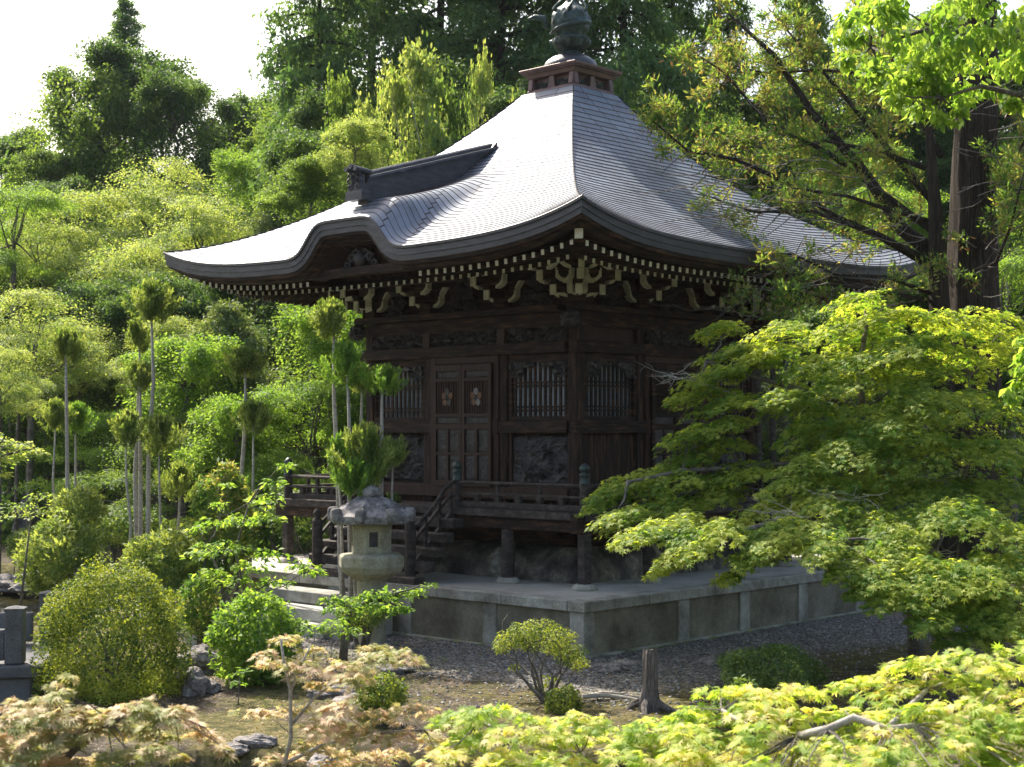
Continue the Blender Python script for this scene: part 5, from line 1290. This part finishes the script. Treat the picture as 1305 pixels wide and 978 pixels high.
def gen_r(rng):
    out = []
    for v0 in range(0, 190, 27):
        for u in range(880, 1345, 38): out.append((u+rng.uniform(-14, 14), top_r(u)+16+v0+rng.uniform(-7, 7), rng.uniform(30, 44), -.008*v0+rng.uniform(-.3, .3)))
    return out
def gen_m(rng):
    out = []
    for v0 in range(0, 130, 25):
        for u in range(575, 960, 36): out.append((u+rng.uniform(-14, 14), top_m(u)+14+v0+rng.uniform(-6, 6), rng.uniform(26, 40), -.008*v0+rng.uniform(-.3, .3)))
    return out
fg_maple('yellow-green maple in the bottom right corner with a forked pale branch', (1015, 9.4), [([(1012, 990, 8.9), (1016, 938, 8.8)], .055), ([(1016, 940, 8.8), (1055, 930, 8.7), (1088, 915, 8.7), (1130, 930, 8.6), (1165, 925, 8.6), (1230, 930, 8.7)], .03), ([(1016, 945, 8.8), (960, 930, 9), (920, 905, 9.2)], .02), ([(1130, 930, 8.6), (1180, 880, 9.2), (1260, 850, 9.5)], .02)], gen_r, 9.3, Lfg, .056, 125, seed=31)
fg_maple('pale blurred maple crown along the bottom middle of the picture', (760, 9.5), [([(740, 1010, 9.2), (740, 960, 9.3)], .04), ([(740, 965, 9.3), (660, 940, 9.4), (610, 920, 9.5)], .02), ([(740, 965, 9.3), (820, 945, 9.4), (880, 940, 9.4)], .02)], gen_m, 9.4, Lfg, .054, 120, seed=32)
def gen_l(rng):
    out = []
    for (u, v, r) in [(75, 882, 16), (60, 890, 22), (20, 895, 20), (30, 910, 34), (80, 905, 34), (130, 905, 34), (175, 898, 30), (215, 905, 28), (240, 918, 24), (262, 935, 18), (280, 950, 14), (292, 962, 9), (110, 925, 36), (60, 935, 40), (20, 945, 36), (160, 925, 34), (200, 920, 24), (10, 965, 36), (60, 968, 40), (115, 965, 34), (160, 960, 28), (200, 950, 22), (150, 985, 34), (225, 962, 14), (185, 978, 20), (-20, 930, 40), (70, 872, 8), (90, 862, 9), (205, 935, 18)]:
        out.append((u, v, r, rng.uniform(-.3, .3)))
    return out
fg_maple('pink and yellow maple branch drooping across the bottom left corner', (40, 9.5), [([(55, 1000, 8.7), (95, 955, 8.6), (140, 922, 8.6), (180, 905, 8.6), (220, 912, 8.6)], .028), ([(95, 955, 8.6), (50, 930, 8.7), (0, 920, 8.8)], .015)], gen_l, 8.6, Lpink, .056, 230, bk=bark2, seed=33)
def gen_p(rng):
    out = []
    for (u, v, r) in [(365, 810, 22), (350, 838, 26), (385, 845, 26), (400, 825, 18), (480, 835, 30), (510, 830, 26), (440, 845, 30), (530, 838, 16), (470, 822, 18), (335, 830, 14), (410, 870, 22), (450, 860, 26), (345, 905, 22), (325, 905, 14), (380, 900, 18), (430, 895, 34), (475, 905, 34), (520, 900, 30), (550, 905, 24), (415, 920, 30), (460, 930, 34), (505, 935, 30), (545, 935, 28), (400, 945, 28), (450, 955, 34), (500, 955, 30), (560, 950, 26), (365, 960, 24), (340, 965, 16), (430, 970, 30), (300, 905, 8), (575, 925, 24), (480, 975, 36), (560, 970, 30)]:
        out.append((u, v, r, rng.uniform(-.4, .4)))
    return out
fg_maple('small pinkish maple with a thin white trunk left of the picture middle', (362, 12.9), [([(360, 985, 12.2), (371, 940, 12.2), (370, 880, 12.2), (362, 845, 12.2), (358, 815, 12.2)], .021), ([(371, 925, 12.2), (400, 890, 12.3), (440, 860, 12.4), (490, 840, 12.4)], .014), ([(360, 975, 12.2), (410, 950, 12.1), (470, 935, 12), (540, 930, 12)], .016), ([(371, 880, 12.2), (382, 850, 12.3), (395, 825, 12.3)], .012)], gen_p, 12.2, Lpink, .054, 250, seed=34, tr=.03)
# ================================================================== BIG CEDAR AT THE RIGHT
def big_cedar():
    D0 = 29.0; g = gpt(1240, D0); T = thing('cedar_tree', g, 'huge old cedar with ridged double trunk and sweeping olive branches at the right', 'cedar')
    rng = random.Random(17); rg = np.random.default_rng(17); mb = MB()
    def ridged(path, rads, name):
        P = [pt(*p)-g for p in path]; n = 40; m = 60; vs = []
        for j in range(m):
            t = j/(m-1)*(len(P)-1); i = min(int(t), len(P)-2); f = t-i; c = P[i]*(1-f)+P[i+1]*f; r = rads[i]*(1-f)+rads[i+1]*f
            for k in range(n):
                a = 2*math.pi*k/n; q = noise.noise(Vector((math.cos(a)*3.2, math.sin(a)*3.2, c[2]*.25)))*.16+noise.noise(Vector((math.cos(a)*9, math.sin(a)*9, c[2]*.7)))*.09
                rr = r*(1+q)*(1+max(0, .9-c[2])*.9*(.6+.5*math.sin(a*5))); vs.append((c[0]+rr*math.cos(a), c[1]+rr*math.sin(a), c[2]))
        fs = [(j*n+k, j*n+(k+1) % n, (j+1)*n+(k+1) % n, (j+1)*n+k) for j in range(m-1) for k in range(n)]
        MB().add(vs, fs).build(name, bark, T, smooth=True)
    ridged([(1240, 815, D0), (1240, 600, D0), (1240, 400, D0), (1241, 250, D0), (1245, 100, D0), (1248, -80, D0)], [.56, .52, .46, .42, .36, .30], 'trunk')
    ridged([(1215, 780, D0-.1), (1207, 560, D0-.2), (1198, 400, D0-.4), (1194, 300, D0-.5), (1188, 210, D0-.5), (1180, 120, D0-.6)], [.24, .21, .18, .14, .09, .04], 'trunk')
    B = [([(1200, 330), (1150, 290), (1090, 215), (1030, 140), (985, 75), (935, 20)], .15, 30.6), ([(1195, 345), (1130, 300), (1060, 275), (990, 230), (940, 205), (880, 192), (828, 150)], .08, 29.6),
         ([(1195, 300), (1120, 240), (1050, 200), (980, 150), (920, 95), (870, 60)], .07, 30.2), ([(1190, 335), (1110, 300), (1030, 270), (960, 265), (900, 255)], .06, 28.2), ([(1190, 260), (1130, 190), (1070, 120), (1020, 60), (980, 10)], .07, 31),
         ([(1200, 200), (1160, 120), (1120, 50), (1090, -20)], .06, 30.5), ([(1190, 375), (1130, 350), (1060, 345), (1010, 330), (975, 325)], .045, 26.9), ([(1190, 385), (1120, 370), (1060, 365), (1000, 372), (950, 378)], .04, 26.6),
         ([(1240, 330), (1275, 260), (1300, 190), (1330, 120)], .05, 27.6), ([(1240, 260), (1290, 245), (1330, 240)], .04, 27.6), ([(1180, 215), (1120, 190), (1050, 185), (990, 195), (930, 180)], .05, 30), ([(1195, 285), (1140, 275), (1080, 250), (1020, 245), (950, 240), (890, 225)], .05, 28.6),
         ([(1185, 120), (1120, 100), (1050, 95), (980, 90), (910, 75)], .05, 31), ([(1240, 350), (1270, 330), (1290, 290), (1310, 200)], .05, 26.8)]
    fol = []; P_ = []; N_ = []; T_ = []
    def tuft(c, R, d, n=55):
        "a cedar spray: short needle twigs fanning out and up round the branch tip"
        q = rg.uniform(0, 1, n)[:, None]; dirs = norm(d+rg.normal(size=(n, 3))*.75+np.array([0, 0, .25])); p = c+dirs*q*R*.9
        P_.append(p); T_.append(dirs+np.array([0, 0, .35])); N_.append(rg.normal(size=(n, 3)))
    tw = MB()
    for path, r0, D1 in B:
        n = len(path); pp = []
        for i, (u, v) in enumerate(path): t = i/(n-1); pp.append(pt(u+(rng.uniform(-6, 6) if i else 0), v+(rng.uniform(-6, 6) if i else 0), D0-.4+(D1-D0+.4)*t)-g)
        mb.tube(pp, [r0*(1-.82*i/(n-1)) for i in range(n)], 7, rough=.12, rng=rng)
        for i in range(1, n):
            a, b = pp[i-1], pp[i]; L = np.linalg.norm(b-a); k = int(L/.13)
            for j in range(k):
                s = a+(b-a)*(j+rng.random())/k; t = (i-1+(j+.5)/k)/(n-1)
                if t < .22 and rng.random() < .6: continue
                d = norm((b-a)[None])[0]*rng.uniform(.1, .9)+rg.normal(size=3)*.65+np.array([0, 0, .12 if rng.random() < .5 else -.25]); d /= np.linalg.norm(d); ln = rng.uniform(.35, 1.0)*(1.1-.35*t); e = s+d*ln
                p = bend(s, e, rng, 3, .14); tw.tube(p, [.014, .010, .007, .003], 4)
                if rng.random() < (.8 if path[min(i, n-1)][1] < 222 else .34):
                    for q in (.4, .62, .82, 1.0):
                        tuft(np.array(p[0].lerp(p[-1], q)), rng.uniform(.16, .32), d, 24)
    for i in range(46):     # fine bare grey twigs hanging and crossing
        u, v = rng.uniform(900, 1180), rng.uniform(200, 400); a = pt(u, v, rng.uniform(26, 27.6))-g; b = pt(u-rng.uniform(20, 120), v+rng.uniform(-30, 60), rng.uniform(25.8, 27.2))-g; tw.tube(bend(a, b, rng, 5, .15), [.012, .010, .008, .007, .005, .002], 4)
    for i in range(26):
        u, v = rng.uniform(1215, 1300), rng.uniform(120, 420); a = pt(u, v, 28)-g; b = pt(u+rng.uniform(20, 90), v+rng.uniform(-60, 20), rng.uniform(26.5, 28))-g; tw.tube(bend(a, b, rng, 4, .15), [.014, .011, .009, .006, .003], 4)
    for (u, v, R, dd) in [(955, 368, .5, 26.4), (990, 385, .4, 26.4), (1010, 395, .35, 26.4), (985, 330, .35, 27), (1290, 230, .5, 28), (830, 160, .35, 29.6), (850, 140, .3, 29.6), (1195, 345, .3, 28)]:
        c = pt(u, v, dd)-g
        for j in range(7): tuft(c+rg.normal(size=3)*R*.45, .26, rg.normal(size=3)*.4, 40)
    leaf_obj('crown', np.concatenate(P_), np.concatenate(N_), .105, 'spray', Lolive, T, rg, np.concatenate(T_))
    mb.build('branch', bark, T, smooth=True); tw.build('twigs', bark2, T)
    PP = np.concatenate(P_); k = rg.random(len(PP)) < .16; dP = PP[k]+rg.normal(size=(k.sum(), 3))*.06-np.array([0, 0, .08])
    leaf_obj('dead_needles', dP, rg.normal(size=dP.shape), .10, 'blade', leafmat('dead_cedar_needles', (.10, .055, .03), (.22, .13, .075), .2), T, rg, rg.normal(size=dP.shape)-np.array([0, 0, .6]))
big_cedar()
# broadleaf crown hanging in from the upper right
def camphor():
    D0 = 19.5; g = gpt(1460, D0); T = thing('broadleaf_tree', g, 'bright broadleaf tree hanging its sunlit crown into the upper right corner', 'tree')
    rng = random.Random(5); rg = np.random.default_rng(5); cl = Cloud(); mb = MB()
    tp = [np.array([0, 0, -.1]), pt(1455, 500, D0)-g, pt(1440, 250, D0)-g, pt(1400, 80, D0)-g, pt(1350, 0, D0)-g]; mb.tube(tp, [.26, .22, .18, .12, .07], 10)
    for l in ([(1440, 250), (1340, 130), (1250, 110), (1200, 125)], [(1400, 80), (1290, 40), (1190, 35), (1110, 60)], [(1440, 350), (1370, 420), (1310, 450)]):
        pp = [pt(u, v, D0)-g for u, v in l]; mb.tube(pp, [.07, .05, .03, .012], 6); tp += pp
    blobs = [(1085, 45, 24), (1110, 25, 34), (1120, 70, 36), (1150, 40, 40), (1160, 95, 38), (1140, 120, 24), (1190, 20, 44), (1200, 70, 44), (1195, 120, 32), (1175, 140, 20), (1240, 30, 44), (1250, 80, 38), (1290, 20, 44), (1300, 75, 36), (1230, 120, 22), (1290, 120, 20), (1150, 5, 40), (1240, -10, 50), (1100, 5, 30), (1195, 148, 14), (1218, 140, 16), (1080, 75, 16), (1130, 105, 24),
             (1298, 470, 18), (1302, 495, 16), (1290, 505, 10), (1305, 445, 14), (1340, 460, 40), (1350, 100, 60), (1380, 0, 70)]
    for (u, v, r) in blobs:
        D = D0+rng.uniform(-.8, .8); c = pt(u, v, D)-g; R = r/FPX*D
        for k in range(4):
            cc = c+rg.normal(size=3)*R*.45; cl.clump(rg, cc, (R*.6, R*.6, R*.5), int(36*(r/34)**1.6)+7, up=.15, jit=.6, droop=1.4, shell=.6)
        a = min(tp, key=lambda p: np.linalg.norm(p-c)); mb.tube(bend(a, c, rng, 4, .1), [.02, .016, .012, .009, .003], 5)
    P, Nn, Tt = cl.get(); Tt[:, 2] -= .9
    leaf_obj('crown', P, Nn, .125, 'leaf', Lcamph, T, rg, Tt); mb.build('trunk', bark2, T, smooth=True)
camphor()
# ================================================================== SMALL THINGS ON THE GROUND
def boulder(u, v, D, r, label, sq=(1, 1, .7), seed=1, mat=rock, group=None, z=None, name='rock'):
    c = gpt(u, D); 
    if z is not None: c[2] = z
    rg = random.Random(seed); o3 = Vector((rg.uniform(0, 50), rg.uniform(0, 50), 0))
    def fn(a_, b_):
        a = 2*math.pi*a_; t = math.pi*b_; d = Vector((math.sin(t)*math.cos(a), math.sin(t)*math.sin(a), math.cos(t)))
        q = 1+.38*noise.noise(d*1.3+o3)+.14*noise.noise(d*4+o3)+.05*noise.noise(d*11+o3); return (d.x*q*r*sq[0], d.y*q*r*sq[1], d.z*q*r*sq[2])
    o = MB().grid(36, 22, fn).build(name, mat, None, smooth=False); o.location = (c[0], c[1], c[2]+r*sq[2]*.45); o.rotation_euler = (0, 0, rg.uniform(0, 6)); tag(o, label, 'rock', group)
boulder(243, 0, 21.3, .26, 'rounded grey rock left of a pair beside the large azalea', seed=2)
boulder(252, 0, 20.8, .22, 'squarish dark rock in front of the rounded grey rock by the azalea', (1, .8, 1), seed=3)
boulder(270, 0, 21.0, .17, 'smallest rock right of the squarish one by the azalea', (1.2, .8, .6), seed=4)
boulder(262, 0, 22.8, .30, 'dark rock behind the bright bush in the shade near the azalea', (1.3, 1, .8), seed=5)
boulder(34, 0, 26.6, .34, 'long grey rock on the pond edge behind the bridge post', (1.5, .8, .5), seed=6, z=-1.5)
boulder(10, 0, 27.0, .26, 'grey rock at the left edge behind the bridge post', (1.5, .8, .7), seed=7, z=-1.5)
boulder(60, 0, 25.6, .30, 'pale weathered rock between bridge post and azalea', (1.2, .9, .8), seed=8, z=-1.4)
boulder(775, 0, 22.6, .17, 'pale flat stone by the foot of the platform corner', (1.3, .9, .55), seed=9)
boulder(800, 0, 22.9, .20, 'dark flat stone right of the pale one at the platform foot', (1.6, .9, .5), seed=10)
boulder(455, 0, 19.8, .26, 'flat dark stone in front of the lantern base', (1.6, 1.1, .4), seed=11)
boulder(425, 0, 20.6, .22, 'small dark stone left of the lantern base', (1.5, 1, .5), seed=12)
boulder(500, 0, 22.6, .18, 'flat stone at the right of the lantern base', (1.6, 1, .4), seed=13)
boulder(905, 0, 23.3, .13, 'small brown stone lying along the right foot of the platform', (1.5, 1, .6), seed=14)
boulder(55, 0, 36.8, .5, 'mossy rock at the water line across the pond', (1.5, 1, .6), seed=15, z=-1.3)
boulder(10, 0, 37.4, .45, 'low grey rock across the pond at the left edge', (1.8, 1, .5), seed=16, z=-1.35)
boulder(35, 0, 46.5, .62, 'tall dark pointed stone standing in the shade across the pond', (.8, .6, 1.5), seed=17, mat=darkst)
boulder(68, 0, 45.5, .45, 'dark upright stone right of the pointed one', (.7, .6, 1.5), seed=18, mat=darkst)
boulder(90, 0, 45, .5, 'grey-blue rounded stone right of the upright ones', (.8, .7, 1.4), seed=19, mat=darkst)
boulder(128, 0, 39, .42, 'grey stone with a lit edge among shrubs across the pond', (.9, .7, 1.5), seed=20)
boulder(330, 0, 17.4, .16, 'small stone on the pebbly bank beside the thin white trunk', (1.4, 1, .5), seed=21)
boulder(300, 0, 17.2, .13, 'little stone left on the pebbly bank', (1.4, 1, .6), seed=22)
boulder(420, 0, 17.0, .2, 'wet stone at the near water edge in the bottom middle', (1.6, 1, .5), seed=23, z=-1.2)
boulder(520, 0, 19.3, .15, 'dark low stone under the pinkish maple on the right', (1.7, 1, .4), seed=24)
def stump():
    g = gpt(826, 19.6); T = thing('tree_stump', g, 'weathered grey tree stump with split top standing on the gravel', 'stump')
    def fn(a_, b_):
        a = 2*math.pi*a_; z = -.05+.80*b_; r = .105*(1+.22*noise.noise(Vector((math.cos(a)*2.5, math.sin(a)*2.5, z*1.5)))+.14*noise.noise(Vector((math.cos(a)*7, math.sin(a)*7, z*1.2))))*(1+1.1*max(0, .28-z)*(1+.7*math.sin(3*a+1)))*(1-.18*b_)
        if b_ == 1: z += .06*noise.noise(Vector((math.cos(a)*4, math.sin(a)*4, 3)))+.03*math.sin(a*2)
        return (r*math.cos(a)+.03*z, r*math.sin(a), z)
    MB().grid(56, 30, fn).build('trunk', stumpm, T)
    MB().lathe((.022, 0, .60), [(.075, 0), (.045, .17), (.0, .12)], 14).build('heartwood', stumpm, T)
    rng = random.Random(2); mb = MB()
    for a, L in ((.2, .45), (2.4, .35), (-1.2, .4), (3.6, .3)): mb.tube([(.05*math.cos(a), .05*math.sin(a), .12), (.2*math.cos(a), .2*math.sin(a), .06), (L*math.cos(a+.2), L*math.sin(a+.2), -.04)], [.07, .05, .02], 7, rough=.15, rng=rng)
    mb.build('root', stumpm, T)
stump()
def rootwood():
    g = gpt(780, 20.4); rng = random.Random(12); mb = MB()
    a = (-.45, -.3, .03)
    for e in ((.1, .2, .08), (.35, .35, .02), (.42, .05, .05)): mb.tube(bend((-.3, -.25, .04), e, rng, 5, .12), [.03, .03, .028, .022, .018, .008], 6, rough=.2, rng=rng)
    o = mb.build('driftwood', barkp, None); o.location = tuple(g); tag(o, 'bleached root lying on the ground left of the stump', 'driftwood')
rootwood()
# stone bridge at the left edge
def bridge():
    z0 = -.62; c = np.array(from_dl(20.5, -6.62)); T = thing('stone_bridge', (c[0], c[1], z0), 'dark stone bridge end with square railing post left of the large azalea', 'bridge', rz=math.atan2(RH[1], RH[0])+math.pi+.12)
    # local +x runs left, away from the post
    def post(x, y, h=.74):
        p = MB().box((x-.12, y-.12, 0), (x+.12, y+.12, h)).build('post', darkst, T, bevel=.02)
        MB().add([(x-.13, y-.13, h), (x+.13, y-.13, h), (x+.13, y+.13, h), (x-.13, y+.13, h), (x-.12, y-.12, h-.04), (x+.12, y-.12, h-.04), (x+.12, y+.12, h-.04), (x-.12, y+.12, h-.04), (x, y, h+.035)], [(4, 5, 1, 0), (5, 6, 2, 1), (6, 7, 3, 2), (7, 4, 0, 3), (0, 1, 8), (1, 2, 8), (2, 3, 8), (3, 0, 8), (7, 6, 5, 4)]).build('post_cap', darkst, p)
    for x in (0, 1.7): post(x, .0); post(x-.1 if x == 0 else x, -1.9)
    for y in (0, -1.9):
        MB().box((.125, y-.07, .05), (1.57, y+.07, .46)).build('rail_panel', darkst, T, bevel=.015)
    MB().box((-.35, -2.15, -.16), (3.4, .25, -.002)).build('deck', darkst, T, bevel=.02)
    MB().box((-.25, -2.05, -.95), (.35, .15, -.162)).build('abutment', darkst, T, bevel=.03)
    MB().box((.352, .0, -.5), (3.3, .12, -.165)).build('side_beam', darkst, T)
bridge()
def block(u, D, w_, d_, h_, label, name, cat, mat=granite, z=0, rz=.3):
    g = gpt(u, D); o = MB().box((-w_/2, -d_/2, -.1), (w_/2, d_/2, h_)).build(name, mat, None, bevel=.02); o.location = (g[0], g[1], g[2]+z); o.rotation_euler = (0, 0, rz); tag(o, label, cat)
block(95, 41, .62, .5, 1.0, 'pale granite block standing behind the left cedar poles', 'stone_block', 'stone block', sandst)
block(127, 41, .9, .5, .12, 'flat pale stone slab right of the granite block', 'stone_slab', 'stone slab', pave, z=.75)
block(250, 25.6, .25, .25, .55, 'short pale stone post at the near left corner of the platform', 'stone_post', 'stone post', granite)

# ================================================================== AIR
def haze():
    m = bpy.data.materials.new('thin_air'); m.use_nodes = True; t = m.node_tree; t.nodes.remove(t.nodes['Principled BSDF'])
    v = t.nodes.new('ShaderNodeVolumePrincipled'); v.inputs['Color'].default_value = (.80, .88, 1, 1); v.inputs['Density'].default_value = .00010; v.inputs['Anisotropy'].default_value = .3
    t.links.new(v.outputs[0], t.nodes['Material Output'].inputs['Volume'])
    o = MB().box((-900, -900, -6), (900, 900, 60)).build('haze', m); struct(o, 'stuff'); tag(o, 'thin bright air softening the far trees', 'haze')
haze()
